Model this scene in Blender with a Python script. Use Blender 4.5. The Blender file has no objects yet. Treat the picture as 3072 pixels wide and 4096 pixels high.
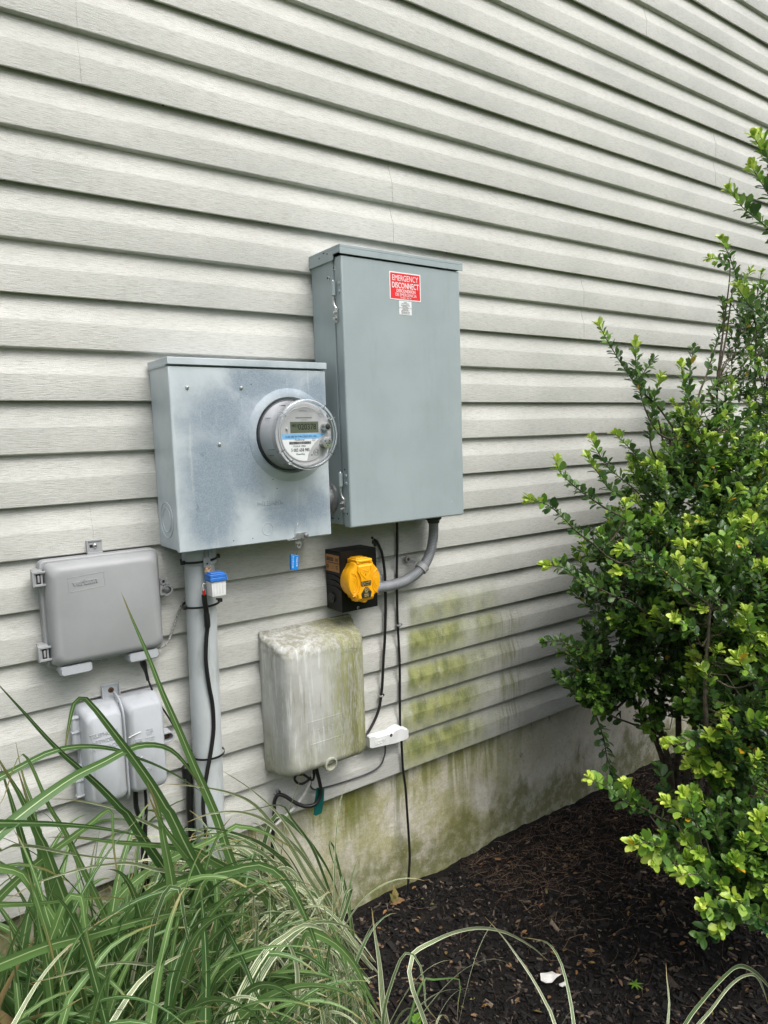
import bpy, bmesh, math, random
import numpy as np
from mathutils import Vector, Matrix, noise
R=math.radians
random.seed(7); rng=np.random.default_rng(11)
scene=bpy.context.scene
col=scene.collection

# ---------------------------------------------------------------- camera
cam=bpy.data.cameras.new('camera'); co=bpy.data.objects.new('camera',cam); col.objects.link(co)
F=Vector((.5834214,.80539834,-.10465654)).normalized(); U=Vector((.08727239,.06594495,.99399939))
Rt=F.cross(U).normalized(); U=Rt.cross(F)
M=Matrix((Rt,U,-F)).transposed().to_4x4(); M.translation=Vector((0,-1.7115,1.4405)); co.matrix_world=M
cam.sensor_fit='VERTICAL'; cam.sensor_height=36; cam.lens=2860/4096*36
cam.clip_start=.02; cam.clip_end=500
scene.camera=co
# ---------------------------------------------------------------- light
SUN=Vector((.14,-.62,1.0)).normalized()
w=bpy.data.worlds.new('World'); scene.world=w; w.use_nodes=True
nt=w.node_tree; nt.nodes.clear()
out=nt.nodes.new('ShaderNodeOutputWorld'); bg=nt.nodes.new('ShaderNodeBackground'); sky=nt.nodes.new('ShaderNodeTexSky')
sky.sky_type='NISHITA'; sky.sun_disc=False; sky.sun_elevation=math.asin(SUN.z); sky.sun_rotation=math.atan2(SUN.x,SUN.y)
sky.dust_density=4; sky.air_density=1.0; sky.ozone_density=1.0
hs=nt.nodes.new('ShaderNodeHueSaturation'); hs.inputs['Saturation'].default_value=.42
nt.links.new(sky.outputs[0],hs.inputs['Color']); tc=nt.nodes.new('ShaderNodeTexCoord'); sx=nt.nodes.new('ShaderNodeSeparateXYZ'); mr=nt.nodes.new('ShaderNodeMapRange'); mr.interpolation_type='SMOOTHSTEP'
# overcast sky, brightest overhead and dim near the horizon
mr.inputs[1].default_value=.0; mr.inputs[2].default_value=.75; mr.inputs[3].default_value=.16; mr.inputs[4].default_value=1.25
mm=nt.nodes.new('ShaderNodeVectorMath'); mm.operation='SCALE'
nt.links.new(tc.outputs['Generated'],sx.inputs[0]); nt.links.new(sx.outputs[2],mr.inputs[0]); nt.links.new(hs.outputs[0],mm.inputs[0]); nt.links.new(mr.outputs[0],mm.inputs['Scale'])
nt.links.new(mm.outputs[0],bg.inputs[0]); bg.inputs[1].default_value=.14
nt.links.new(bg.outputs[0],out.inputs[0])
sl=bpy.data.lights.new('sun','SUN'); sl.energy=.8; sl.angle=R(35); sl.color=(1,.985,.96)
so=bpy.data.objects.new('sun',sl); col.objects.link(so); so.rotation_euler=SUN.to_track_quat('Z','Y').to_euler(); so.location=(0,-4,5)
vs=scene.view_settings; vs.view_transform='Standard'; vs.look='None'; vs.gamma=1; vs.exposure=.83
try: vs.use_curve_mapping=False
except Exception: pass
scene.cycles.max_bounces=10; scene.cycles.transparent_max_bounces=24

# ---------------------------------------------------------------- node helper
class NT:
    def __init__(s,name):
        s.m=bpy.data.materials.new(name); s.m.use_nodes=True; s.t=s.m.node_tree; s.t.nodes.clear()
        s.o=s.t.nodes.new('ShaderNodeOutputMaterial'); s.geo=s.t.nodes.new('ShaderNodeNewGeometry')
        s.P=s.geo.outputs['Position']
    def put(s,inp,v):
        if isinstance(v,bpy.types.NodeSocket): s.t.links.new(v,inp)
        elif v is not None:
            if isinstance(v,(tuple,list)) and len(v)==3 and inp.type=='RGBA': v=(*v,1)
            inp.default_value=v
    def mt(s,op,a,b=None,c=None,clamp=False):
        n=s.t.nodes.new('ShaderNodeMath'); n.operation=op; n.use_clamp=clamp
        for i,v in enumerate((a,b,c)):
            if v is not None: s.put(n.inputs[i],v)
        return n.outputs[0]
    def sep(s,v=None):
        n=s.t.nodes.new('ShaderNodeSeparateXYZ'); s.put(n.inputs[0],s.P if v is None else v); return n.outputs
    def vm(s,v,scale,off=(0,0,0)):
        n=s.t.nodes.new('ShaderNodeMapping'); s.put(n.inputs['Vector'],v); n.inputs['Scale'].default_value=scale; n.inputs['Location'].default_value=off; return n.outputs[0]
    def noise(s,scale,detail=3,rough=.55,dist=0,vec=None,off=(0,0,0)):
        n=s.t.nodes.new('ShaderNodeTexNoise')
        if isinstance(scale,tuple): s.put(n.inputs['Vector'],s.vm(s.P if vec is None else vec,scale,off)); n.inputs['Scale'].default_value=1
        else:
            s.put(n.inputs['Vector'],s.vm(s.P if vec is None else vec,(1,1,1),off)); n.inputs['Scale'].default_value=scale
        n.inputs['Detail'].default_value=detail; n.inputs['Roughness'].default_value=rough; n.inputs['Distortion'].default_value=dist
        return n.outputs[0]
    def ss(s,v,a,b,lo=0,hi=1):
        n=s.t.nodes.new('ShaderNodeMapRange'); n.interpolation_type='SMOOTHSTEP'
        s.put(n.inputs[0],v); n.inputs[1].default_value=a; n.inputs[2].default_value=b; n.inputs[3].default_value=lo; n.inputs[4].default_value=hi
        return n.outputs[0]
    def mix(s,f,a,b,mode='MIX'):
        n=s.t.nodes.new('ShaderNodeMix'); n.data_type='RGBA'; n.blend_type=mode
        s.put(n.inputs[0],f); s.put(n.inputs[6],a); s.put(n.inputs[7],b); return n.outputs[2]
    def bump(s,h,strength=.3,dist=.002,nrm=None):
        n=s.t.nodes.new('ShaderNodeBump'); n.inputs['Strength'].default_value=strength; n.inputs['Distance'].default_value=dist
        s.put(n.inputs['Height'],h)
        if nrm is not None: s.put(n.inputs['Normal'],nrm)
        return n.outputs[0]
    def pr(s,base,rough=.5,metal=0,normal=None,coat=0,spec=.5,trans=0):
        n=s.t.nodes.new('ShaderNodeBsdfPrincipled'); s.put(n.inputs['Base Color'],base); s.put(n.inputs['Roughness'],rough); s.put(n.inputs['Metallic'],metal)
        n.inputs['Coat Weight'].default_value=coat; n.inputs['Specular IOR Level'].default_value=spec; n.inputs['Transmission Weight'].default_value=trans
        if normal is not None: s.put(n.inputs['Normal'],normal)
        return n.outputs[0]
    def mixs(s,f,a,b):
        n=s.t.nodes.new('ShaderNodeMixShader'); s.put(n.inputs[0],f); s.put(n.inputs[1],a); s.put(n.inputs[2],b); return n.outputs[0]
    def tl(s,c):
        n=s.t.nodes.new('ShaderNodeBsdfTranslucent'); s.put(n.inputs[0],c); return n.outputs[0]
    def end(s,sh): s.t.links.new(sh,s.o.inputs[0]); return s.m

def pm(name,c,rough=.5,metal=0,var=.08,vs_=18,bump=0,bs=400,spec=.5,coat=0,dirt=None,dirtamt=0,warp=0):
    """painted / moulded surface with slight tonal unevenness, grain and dirt"""
    s=NT(name); n=s.noise(vs_,4,.6)
    d=tuple(max(0,x*(1-var*2)) for x in c); l=tuple(min(1,x*(1+var)) for x in c)
    b=s.mix(s.ss(n,.3,.7),d,l)
    if dirt: b=s.mix(s.mt('MULTIPLY',s.ss(s.noise((30,30,6),4,.65,off=(3,1,7)),.5,.72),dirtamt),b,dirt)
    r=s.mt('MULTIPLY_ADD',s.noise(60,3),.25,rough-.12)
    nr=s.bump(s.noise(bs,2),bump,.0006) if bump else None
    if warp: nr=s.bump(s.noise(5,2,.5),warp,.02,nr)
    return s.end(s.pr(b,r,metal,nr,coat,spec))
def srgb(r,g,b): 
    f=lambda v:(v/255/12.92 if v/255<=.04045 else ((v/255+.055)/1.055)**2.4)
    return (f(r),f(g),f(b))

# ---------------------------------------------------------------- mesh helper
ORG={}
class MB:
    def __init__(s): s.v=[];s.f=[]
    def add(s,vs,fs):
        o=len(s.v); s.v+= [tuple(v) for v in vs]; s.f+=[tuple(i+o for i in f) for f in fs]; return s
    def box(s,x0,x1,y0,y1,z0,z1):
        v=[(x,y,z) for x in(x0,x1) for y in(y0,y1) for z in(z0,z1)]
        return s.add(v,[(0,1,3,2),(4,6,7,5),(0,4,5,1),(2,3,7,6),(0,2,6,4),(1,5,7,3)])
    def loft(s,rings,cap0=True,cap1=True,closed=True):
        n=len(rings[0]); v=[p for r in rings for p in r]; f=[]
        for k in range(len(rings)-1):
            for i in range(n if closed else n-1):
                j=(i+1)%n; f.append((k*n+i,k*n+j,(k+1)*n+j,(k+1)*n+i))
        if cap0: f.append(tuple(range(n-1,-1,-1)))
        if cap1: f.append(tuple((len(rings)-1)*n+i for i in range(n)))
        return s.add(v,f)
    def tube(s,path,r,n=10,caps=True,flat=1):
        P=[Vector(p) for p in path]; rings=[]; up=None
        for i,p in enumerate(P):
            t=(P[min(i+1,len(P)-1)]-P[max(i-1,0)]).normalized()
            if up is None:
                a=Vector((0,1,0)) if abs(t.y)<.9 else Vector((1,0,0)); up=(a-t*a.dot(t)).normalized()
            else: up=(up-t*up.dot(t)).normalized()
            q=t.cross(up); rr=r[i] if hasattr(r,'__len__') else r
            rings.append([p+up*(rr*flat*math.cos(2*math.pi*k/n))+q*(rr*math.sin(2*math.pi*k/n)) for k in range(n)])
        return s.loft(rings,caps,caps)
    def lathe(s,c,axis,prof,n=48,caps=(True,True)):
        """prof: list of (distance along axis, radius)"""
        a=Vector(axis).normalized(); u=a.orthogonal().normalized(); q=a.cross(u); c=Vector(c)
        rings=[[c+a*d+u*(r*math.cos(2*math.pi*k/n))+q*(r*math.sin(2*math.pi*k/n)) for k in range(n)] for d,r in prof]
        return s.loft(rings,*caps)
    def build(s,name,mat,parent=None,bevel=0,smooth=40,seg=2,label=None,sub=0):
        if name in SPLIT and parent is not None:
            par=list(range(len(s.v)))
            def fd(i):
                while par[i]!=i: par[i]=par[par[i]]; i=par[i]
                return i
            for f in s.f:
                for i in f[1:]: par[fd(i)]=fd(f[0])
            g={}
            for f in s.f: g.setdefault(fd(f[0]),[]).append(f)
            if len(g)>1:
                for fs in g.values():
                    ids=sorted({i for f in fs for i in f}); mp={i:k for k,i in enumerate(ids)}; m=MB(); m.rec=s.rec
                    m.v=[s.v[i] for i in ids]; m.f=[tuple(mp[i] for i in f) for f in fs]; o=m._build(name,mat,parent,bevel,smooth,seg,label)
                return o
        return s._build(name,mat,parent,bevel,smooth,seg,label)
    def _build(s,name,mat,parent=None,bevel=0,smooth=40,seg=2,label=None):
        o=Vector((0,0,0)) if parent is None else ORG[parent.name]
        if parent is None and s.v and name in BASED:
            o=Vector((sum(v[0] for v in s.v)/len(s.v),sum(v[1] for v in s.v)/len(s.v),min(v[2] for v in s.v)))
        me=bpy.data.meshes.new(name); me.from_pydata([(v[0]-o.x,v[1]-o.y,v[2]-o.z) for v in s.v],[],s.f)
        bm=bmesh.new(); bm.from_mesh(me); bmesh.ops.recalc_face_normals(bm,faces=bm.faces) if s.rec else None; bm.to_mesh(me); bm.free()
        me.materials.append(mat)
        for p in me.polygons: p.use_smooth=True
        if smooth is not None: me.set_sharp_from_angle(angle=R(smooth))
        ob=bpy.data.objects.new(name,me); col.objects.link(ob)
        if parent is not None: ob.parent=parent; ORG[ob.name]=ORG[parent.name]
        else: ob.location=o; ORG[ob.name]=o
        if bevel:
            m=ob.modifiers.new('edge','BEVEL'); m.width=bevel; m.segments=seg; m.limit_method='ANGLE'; m.angle_limit=R(35); m.harden_normals=False
        if label: ob['label']=label
        return ob
    rec=True
BASED=set()
SPLIT={'pin_hole','housing_mark','glass_rib','lock_pin','body_rib','side_hole','cap_screw','edge_glint','side_knockout','hinge_pin','punched_hole','clip_slot'}
def tag(o,label=None,cat=None,group=None,kind=None):
    if label:o['label']=label
    if cat:o['category']=cat
    if group:o['group']=group
    if kind:o['kind']=kind
    return o
def thing(name,label,cat,loc,group=None):
    o=bpy.data.objects.new(name,None); o.empty_display_size=.05; col.objects.link(o); o.location=loc; ORG[o.name]=Vector(loc)
    return tag(o,label,cat,group)
def single(name,mb,mat,label,cat,group=None,**k):
    BASED.add(name); return tag(mb.build(name,mat,None,**k),label,cat,group)
def rr(x0,x1,z0,z1,rad,y,n=5,yf=None):
    """rounded rectangle ring in XZ at depth y"""
    pts=[]
    for cx,cz,a0 in((x1-rad,z1-rad,0),(x0+rad,z1-rad,90),(x0+rad,z0+rad,180),(x1-rad,z0+rad,270)):
        for i in range(n+1):
            a=R(a0+90*i/n); p=(cx+rad*math.cos(a),cz+rad*math.sin(a)); pts.append(Vector((p[0],y if yf is None else yf(*p),p[1])))
    return pts
def cr(path,step):
    """Catmull-Rom resample"""
    P=[Vector(p) for p in path]; P=[P[0]*2-P[1]]+P+[P[-1]*2-P[-2]]; o=[]
    for i in range(1,len(P)-2):
        a,b,c,d=P[i-1:i+3]; n=max(1,int((c-b).length/step))
        for k in range(n):
            t=k/n; o.append(.5*((2*b)+(c-a)*t+(2*a-5*b+4*c-d)*t*t+(3*b-3*c+d-a)*t**3))
    o.append(P[-2]); return o
_tc={}
def text_mesh(txt,extr,off):
    if 'M' in txt: off=0
    k=(txt,extr,off)
    if k not in _tc:
        cu=bpy.data.curves.new('t','FONT'); cu.body=txt; cu.size=1; cu.extrude=extr; cu.offset=off; cu.align_x='CENTER'; cu.align_y='CENTER'; cu.resolution_u=3
        if extr>0: cu.bevel_depth=min(extr*.5,.010); cu.bevel_resolution=1
        ob=bpy.data.objects.new('t',cu); col.objects.link(ob); dg=bpy.context.evaluated_depsgraph_get(); dg.update()
        me=bpy.data.meshes.new_from_object(ob.evaluated_get(dg)); bpy.data.objects.remove(ob)
        vs=[v.co.copy() for v in me.vertices]; fs=[tuple(p.vertices) for p in me.polygons]; bpy.data.meshes.remove(me)
        xs=[v.x for v in vs] or [0]; ys=[v.y for v in vs] or [0]
        _tc[k]=(vs,fs,min(xs),max(xs),min(ys),max(ys))
    return _tc[k]
def text(mb,txt,cx,cz,width,height,y,side=False,extr=0,off=0,rot=0,tilt=0):
    """fit a line of lettering to width x height, centred; on a face towards -Y, or towards -X when side"""
    vs,fs,a,b,c,d=text_mesh(txt,extr,off); sx=width/(b-a); sy=height/(d-c)
    ca,sa=math.cos(rot),math.sin(rot); o=[]
    for v in vs:
        px=(v.x-(a+b)/2)*sx; pz=(v.y-(c+d)/2)*sy; px,pz=px*ca-pz*sa,px*sa+pz*ca; pd=v.z*sy
        if side: o.append((y-pd,cx-px,cz+pz))
        else: o.append((cx+px,y-pd,cz+pz))
    mb.add(o,fs)
def disc(mb,c,axis,r,h=.0008,n=24,dome=0):
    mb.lathe(c,axis,[(-.001,r),(h,r*.97)]+([(h+dome,r*.6),(h+dome*1.2,r*.1)] if dome else []),n)

# ================================================================ materials
K0=.399; CP=.1143
def mat_siding():
    s=NT('vinyl siding'); x,y,z=s.sep()
    f=s.mt('FRACT',s.mt('DIVIDE',s.mt('SUBTRACT',z,K0),CP))
    c=s.mix(s.ss(s.noise((2.2,1,5),4,.6),.3,.7),srgb(186,187,181),srgb(203,203,197))
    g=s.noise((32,1,560),5,.65,.35)          # embossed wood grain
    g2=s.noise((70,1,900),3,.6,.2,off=(5,0,3))
    c=s.mix(s.mt('MULTIPLY',s.ss(g,.50,.60),.32),c,srgb(136,132,122))
    c=s.mix(s.mt('MULTIPLY',s.ss(g2,.52,.66),.28),c,srgb(140,137,128))
    # grey grime lower down the wall
    low=s.mt('MULTIPLY',s.ss(z,1.25,.45),s.ss(x,.95,1.35))
    c=s.mix(s.mt('MULTIPLY',low,s.ss(s.noise((5,1,16),5,.65),.35,.7,.04,.30)),c,srgb(128,124,110))
    c=s.mix(s.mt('MULTIPLY',s.ss(s.noise((160,1,9),3,.6,off=(2,0,8)),.6,.8),s.mt('MULTIPLY',low,.25)),c,srgb(100,97,84))
    # algae: patch below and to the right of the meter boxes, clinging to the sloping band of each lap
    edge=s.noise((9,1,3),3,.6,off=(1,0,4))
    ax=s.mt('MULTIPLY',s.ss(s.mt('ADD',x,s.mt('MULTIPLY',edge,.26)),1.395,1.455),s.ss(s.mt('ADD',x,s.mt('MULTIPLY',edge,.55)),2.12,1.74))
    az=s.ss(s.mt('ADD',z,s.mt('MULTIPLY',edge,.12)),1.04,.90)
    band=s.mt('MULTIPLY',s.ss(f,.0,.45,.60,1),s.ss(f,1,.66,.28,1))
    clump=s.noise((17,1,9),6,.72,.3,off=(7,0,2)); fine=s.noise((190,1,120),3,.6)
    streak=s.noise((75,1,6),4,.65,off=(0,0,9))
    a=s.mt('MULTIPLY',s.mt('MULTIPLY',ax,az),band)
    dens=s.mt('ADD',s.mt('ADD',s.mt('MULTIPLY',clump,.74),s.mt('MULTIPLY',streak,.26)),s.mt('MULTIPLY',s.mt('SUBTRACT',fine,.5),.35))
    am=s.mt('MULTIPLY',a,s.ss(dens,.18,.50))
    gc=s.mix(s.ss(s.noise((24,1,16),4,.6,off=(4,0,4)),.35,.65),srgb(100,108,52),srgb(148,152,92))
    c=s.mix(s.mt('MULTIPLY',am,.95),c,gc)
    # a second, fainter column of streaks farther along the wall
    a2=s.mt('MULTIPLY',s.mt('MULTIPLY',s.ss(x,1.66,1.74),s.ss(x,1.86,1.78)),s.ss(z,.88,.78))
    a2=s.mt('MULTIPLY',a2,s.mt('MULTIPLY',band,s.ss(s.mt('ADD',s.mt('MULTIPLY',clump,.4),s.mt('MULTIPLY',streak,.6)),.44,.62)))
    c=s.mix(s.mt('MULTIPLY',a2,.7),c,srgb(112,116,50))
    h=s.mt('ADD',s.mt('MULTIPLY',g,.7),s.mt('MULTIPLY',g2,.3))
    b=s.bump(h,.8,.0026)
    return s.end(s.pr(c,s.mt('MULTIPLY_ADD',g,.15,.42),0,b,0,.38))
def mat_concrete():
    s=NT('parged foundation'); x,y,z=s.sep()
    c=s.mix(s.ss(s.noise(5,6,.65),.3,.7),srgb(196,191,177),srgb(218,214,202))
    c=s.mix(s.mt('MULTIPLY',s.ss(s.noise(90,4,.7),.5,.75),.3),c,srgb(104,98,86))
    st=s.noise((26,1,2.5),5,.65,.4,off=(1,0,3)); st2=s.noise((8,1,3),4,.6,off=(6,0,1))
    top=s.mt('MULTIPLY',s.ss(z,.10,.36),s.mt('MULTIPLY',s.ss(st,.42,.56),s.ss(st2,.38,.54)))
    spot=s.mt('MULTIPLY',s.mt('MULTIPLY',s.ss(s.mt('ADD',x,s.mt('MULTIPLY',st,.12)),1.10,1.15),s.ss(s.mt('ADD',x,s.mt('MULTIPLY',st,.12)),1.28,1.22)),s.ss(s.mt('ADD',z,s.mt('MULTIPLY',st2,.2)),.33,.45))
    bot=s.mt('MULTIPLY',s.ss(s.mt('SUBTRACT',z,s.mt('MULTIPLY',s.mt('SUBTRACT',st2,.35),.45)),.13,.02),s.ss(s.noise(26,5,.7),.3,.6,.35,1))
    film=s.mt('MULTIPLY',s.ss(s.noise((4.5,1,5),6,.7,.4,off=(3,0,8)),.36,.62),s.mt('MULTIPLY',s.ss(x,2.2,1.5),s.ss(s.noise(120,3,.7),.2,.6,.6,1)))
    c=s.mix(s.mt('MULTIPLY',film,.78),c,srgb(150,148,82))
    c=s.mix(s.mt('MULTIPLY',s.mt('MULTIPLY',top,s.ss(x,2.1,1.5)),.72),c,srgb(114,120,56))
    c=s.mix(s.mt('MULTIPLY',spot,.8),c,srgb(102,106,40))
    c=s.mix(s.mt('MULTIPLY',bot,.8),c,srgb(100,104,46))
    c=s.mix(s.mt('MULTIPLY',s.mt('MULTIPLY',s.ss(s.noise((14,1,9),5,.7,1.2,off=(2,0,2)),.60,.68),s.ss(x,1.5,1.8)),.55),c,srgb(128,112,96))
    c=s.mix(s.mt('MULTIPLY',s.ss(s.noise(240,3,.6),.64,.74),.5),c,srgb(88,82,66))
    b=s.bump(s.noise(60,6,.7),.8,.005); b=s.bump(s.noise(6,3,.5),.4,.02,b)
    return s.end(s.pr(c,.85,0,b,0,.25))
def mat_galv():
    s=NT('weathered galvanised paint'); x,y,z=s.sep()
    c=s.mix(s.ss(s.noise(9,5,.6),.3,.7),srgb(182,192,197),srgb(198,207,212))
    n=s.noise(7,5,.65,.2,off=(2,2,2)); n2=s.noise(420,2,.6); n3=s.noise(28,5,.7,off=(1,1,1))
    def blob(cx,cz,rx,rz):
        dx=s.mt('DIVIDE',s.mt('SUBTRACT',x,cx),rx); dz=s.mt('DIVIDE',s.mt('SUBTRACT',z,cz),rz)
        d=s.mt('SQRT',s.mt('ADD',s.mt('MULTIPLY',dx,dx),s.mt('MULTIPLY',dz,dz)))
        return s.ss(s.mt('ADD',d,s.mt('MULTIPLY',s.mt('SUBTRACT',n,.5),2.2)),1.45,.35)
    B=blob(.655,1.34,.07,.17)
    for a in((.64,1.25,.05,.07),(.74,1.40,.06,.13),(.86,1.255,.09,.05),(.93,1.28,.05,.07),(.80,1.575,.12,.04),(.68,1.50,.09,.09),(.94,1.55,.05,.06)): B=s.mt('MAXIMUM',B,blob(*a))
    front=s.ss(y,-.110,-.125)
    B=s.mt('MULTIPLY',B,front)
    c=s.mix(s.mt('MULTIPLY',B,s.ss(n2,.30,.70,.66,.95)),c,srgb(126,141,155))
    c=s.mix(s.mt('MULTIPLY',s.ss(n3,.62,.75),s.mt('MULTIPLY',B,.7)),c,srgb(98,111,125))
    c=s.mix(s.mt('MULTIPLY',s.ss(s.noise((60,60,5),4,.6,off=(3,1,1)),.6,.75),.35),c,srgb(216,220,218))
    c=s.mix(s.mt('MULTIPLY',s.ss(s.noise(55,2,.5,off=(9,1,1)),.74,.80),.6),c,srgb(70,66,60))
    b=s.bump(n2,.10,.0004)
    return s.end(s.pr(c,s.mt('MULTIPLY_ADD',n,.2,.32),.12,b,0,.5))
def mat_cablebox():
    s=NT('mildewed grey plastic'); x,y,z=s.sep()
    c=s.mix(s.ss(s.noise(12,5,.6),.3,.7),srgb(160,160,153),srgb(186,187,182))
    v=s.noise((95,60,7),5,.68,.25); v2=s.noise((36,20,3),4,.6,.2,off=(4,2,1)); fine=s.noise((300,200,60),3,.6)
    white=s.mt('MULTIPLY',s.ss(v,.52,.62),s.ss(s.mt('ADD',x,s.mt('MULTIPLY',v2,.15)),1.08,.98))
    c=s.mix(s.mt('MULTIPLY',white,.5),c,srgb(214,216,212))
    right=s.ss(s.mt('ADD',x,s.mt('MULTIPLY',v2,.18)),1.0,1.11)
    low=s.ss(s.mt('ADD',z,s.mt('MULTIPLY',v2,.35)),.88,.72)
    m=s.mt('MULTIPLY',s.mt('MAXIMUM',s.mt('MULTIPLY',right,.95),s.mt('MULTIPLY',low,.55)),s.ss(s.mt('ADD',s.mt('MULTIPLY',v,.5),s.mt('MULTIPLY',fine,.5)),.38,.58,.25,1))
    c=s.mix(m,c,s.mix(s.ss(v2,.4,.6),srgb(116,116,66),srgb(142,144,92)))
    c=s.mix(s.mt('MULTIPLY',s.ss(v,.42,.32),.42),c,srgb(124,116,88))
    topm=s.mt('MULTIPLY',s.ss(z,.868,.90),s.ss(s.noise(60,5,.7),.42,.6))
    c=s.mix(s.mt('MULTIPLY',topm,.6),c,srgb(122,118,92))
    return s.end(s.pr(c,.72,0,s.bump(fine,.25,.0008),0,.3))
def mat_mulch():
    s=NT('dark mulch soil'); n=s.noise(55,8,.75); n2=s.noise(6,4,.6)
    c=s.mix(s.ss(n,.35,.7),srgb(20,19,18),srgb(44,40,37)); c=s.mix(s.mt('MULTIPLY',s.ss(n2,.5,.7),.5),c,srgb(34,29,26))
    x,y,z=s.sep(); lawn=s.ss(s.mt('ADD',y,s.mt('MULTIPLY',n2,.6)),-1.9,-2.1)
    c=s.mix(lawn,c,s.mix(s.ss(s.noise(40,5,.7),.3,.7),srgb(52,74,30),srgb(92,112,52)))
    return s.end(s.pr(c,.9,0,s.bump(n,.9,.02),0,.2))
def isl(name,cols,rough=.8,bump=0):
    s=NT(name); rnd=s.geo.outputs['Random Per Island']; n=s.t.nodes.new('ShaderNodeValToRGB'); s.put(n.inputs[0],rnd)
    e=n.color_ramp.elements; e[0].position=cols[0][0]; e[0].color=(*cols[0][1],1); e[1].position=cols[-1][0]; e[1].color=(*cols[-1][1],1)
    for p,c in cols[1:-1]: q=e.new(p); q.color=(*c,1)
    c=s.mix(s.ss(s.noise(160,4,.7),.35,.7),s.mix(.45,n.outputs[0],(0.005,.004,.003)),n.outputs[0])
    return s.end(s.pr(c,rough,0,s.bump(s.noise(300,3),.4,.001),0,.3))
def mat_blade(name,kind):
    s=NT(name); uv=s.t.nodes.new('ShaderNodeUVMap'); u,v,_=s.sep(uv.outputs[0]); rnd=s.geo.outputs['Random Per Island']
    a=s.mt('ABSOLUTE',s.mt('SUBTRACT',u,.5))           # 0 midrib .. .5 margin
    fine=s.noise((60,3,1),3,.6,vec=uv.outputs[0])
    if kind==0:
        g=s.mix(rnd,srgb(52,88,46),srgb(106,140,78)); g=s.mix(s.mt('MULTIPLY',s.ss(fine,.4,.65),.3),g,srgb(120,152,84))
        g=s.mix(s.mt('MULTIPLY',s.ss(s.mt('ADD',v,s.mt('MULTIPLY',rnd,.06)),.96,1.02),.8),g,srgb(150,128,80))
        c=s.mix(s.ss(a,.06,.025),g,srgb(186,206,150)); c=s.mix(s.ss(rnd,.982,.985),c,srgb(158,138,98))
    else:
        g=s.mix(rnd,srgb(66,98,54),srgb(112,134,76))
        cream=s.mix(rnd,srgb(208,216,178),srgb(234,236,206))
        w1=s.ss(s.mt('ADD',a,s.mt('MULTIPLY',s.mt('SUBTRACT',rnd,.5),.16)),.31,.35); w2=s.mt('MULTIPLY',s.ss(a,.07,.09),s.ss(a,.16,.14))
        c=s.mix(s.mt('MAXIMUM',w1,s.mt('MULTIPLY',w2,s.ss(rnd,.3,.6,.2,.9))),g,cream)
        c=s.mix(s.ss(v,.9,1),c,srgb(170,150,100))
    b=s.bump(fine,.25,.0008)
    p=s.pr(c,.42,0,b,0,.4)
    return s.end(s.mixs(.28,p,s.tl(c)))
def mat_leaf():
    s=NT('holly leaf'); at=s.t.nodes.new('ShaderNodeAttribute'); at.attribute_name='age'; rnd=s.geo.outputs['Random Per Island']
    a=at.outputs['Fac']
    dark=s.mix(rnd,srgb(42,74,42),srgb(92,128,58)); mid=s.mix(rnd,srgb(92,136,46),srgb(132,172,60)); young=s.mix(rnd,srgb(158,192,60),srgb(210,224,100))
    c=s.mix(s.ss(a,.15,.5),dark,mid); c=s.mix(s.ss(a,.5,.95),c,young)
    c=s.mix(s.mt('MULTIPLY',s.ss(s.noise(90,3,.6),.62,.72),.45),c,srgb(128,130,62)); c=s.mix(s.ss(rnd,.9955,.9965),c,srgb(206,160,40))
    bf=s.mix(s.geo.outputs['Backfacing'],c,s.mix(.5,c,srgb(120,146,88)))
    b=s.bump(s.noise(300,2),.15,.0006)
    r=s.mt('MULTIPLY_ADD',rnd,.2,.24)
    p=s.pr(bf,r,0,b,0,.5)
    return s.end(s.mixs(.30,p,s.tl(c)))

MT={}
MT['siding']=mat_siding(); MT['concrete']=mat_concrete(); MT['galv']=mat_galv(); MT['cablebox']=mat_cablebox(); MT['mulch']=mat_mulch()
MT['disc']=pm('grey enamel',srgb(158,170,172),.42,.05,.03,8,.06,500,dirt=srgb(130,142,142),dirtamt=.18,warp=.10)
MT['zinc']=pm('zinc plated steel',(.62,.63,.62),.28,.9,.1,60)
MT['dullmetal']=pm('dull cast metal',(.33,.34,.34),.5,.7,.15,50,.2,200)
MT['dark']=pm('black hole shadow gap',(.012,.012,.012),.9)
MT['black']=pm('black cable jacket',(.012,.012,.013),.42,0,.1,40,.05,300)
MT['blackpaint']=pm('black satin paint',(.006,.006,.006),.42,0,.1,20,.03,600,spec=.3)
MT['pvc']=pm('grey pvc pipe',srgb(186,192,193),.4,0,.05,7,.03,300,dirt=srgb(112,116,106),dirtamt=.35)
MT['util']=pm('utility box grey plastic',srgb(152,154,155),.5,0,.03,10,.12,900)
MT['util2']=pm('faded grey plastic',srgb(172,176,180),.6,0,.04,10,.15,700,dirt=srgb(120,118,108),dirtamt=.25)
MT['flex']=pm('grey flexible conduit',srgb(146,149,153),.35,0,.06,30)
MT['cdark']=pm('dark grey conduit fitting',(.06,.065,.068),.45)
MT['yellow']=pm('yellow moulded plastic',(.86,.40,.006),.36,0,.03,20,.04,500)
MT['blue']=pm('blue plastic',(.03,.16,.52),.4,0,.1,60)
MT['sealblue']=pm('bright blue seal plastic',(.01,.22,.66),.35,0,.05,60)
MT['white']=pm('white plastic',(.72,.73,.72),.4,0,.04,30,.03)
MT['paper']=pm('white paper',(.74,.72,.68),.8,0,.06,50)
MT['red']=pm('red sticker ink',(.78,.022,.028),.4,0,.03,30)
MT['label']=pm('white sticker',(.80,.82,.82),.45,0,.02,30)
MT['ink']=pm('black ink',(.02,.02,.022),.5)
MT['faint']=pm('grey ink',(.25,.26,.27),.5)
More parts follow.
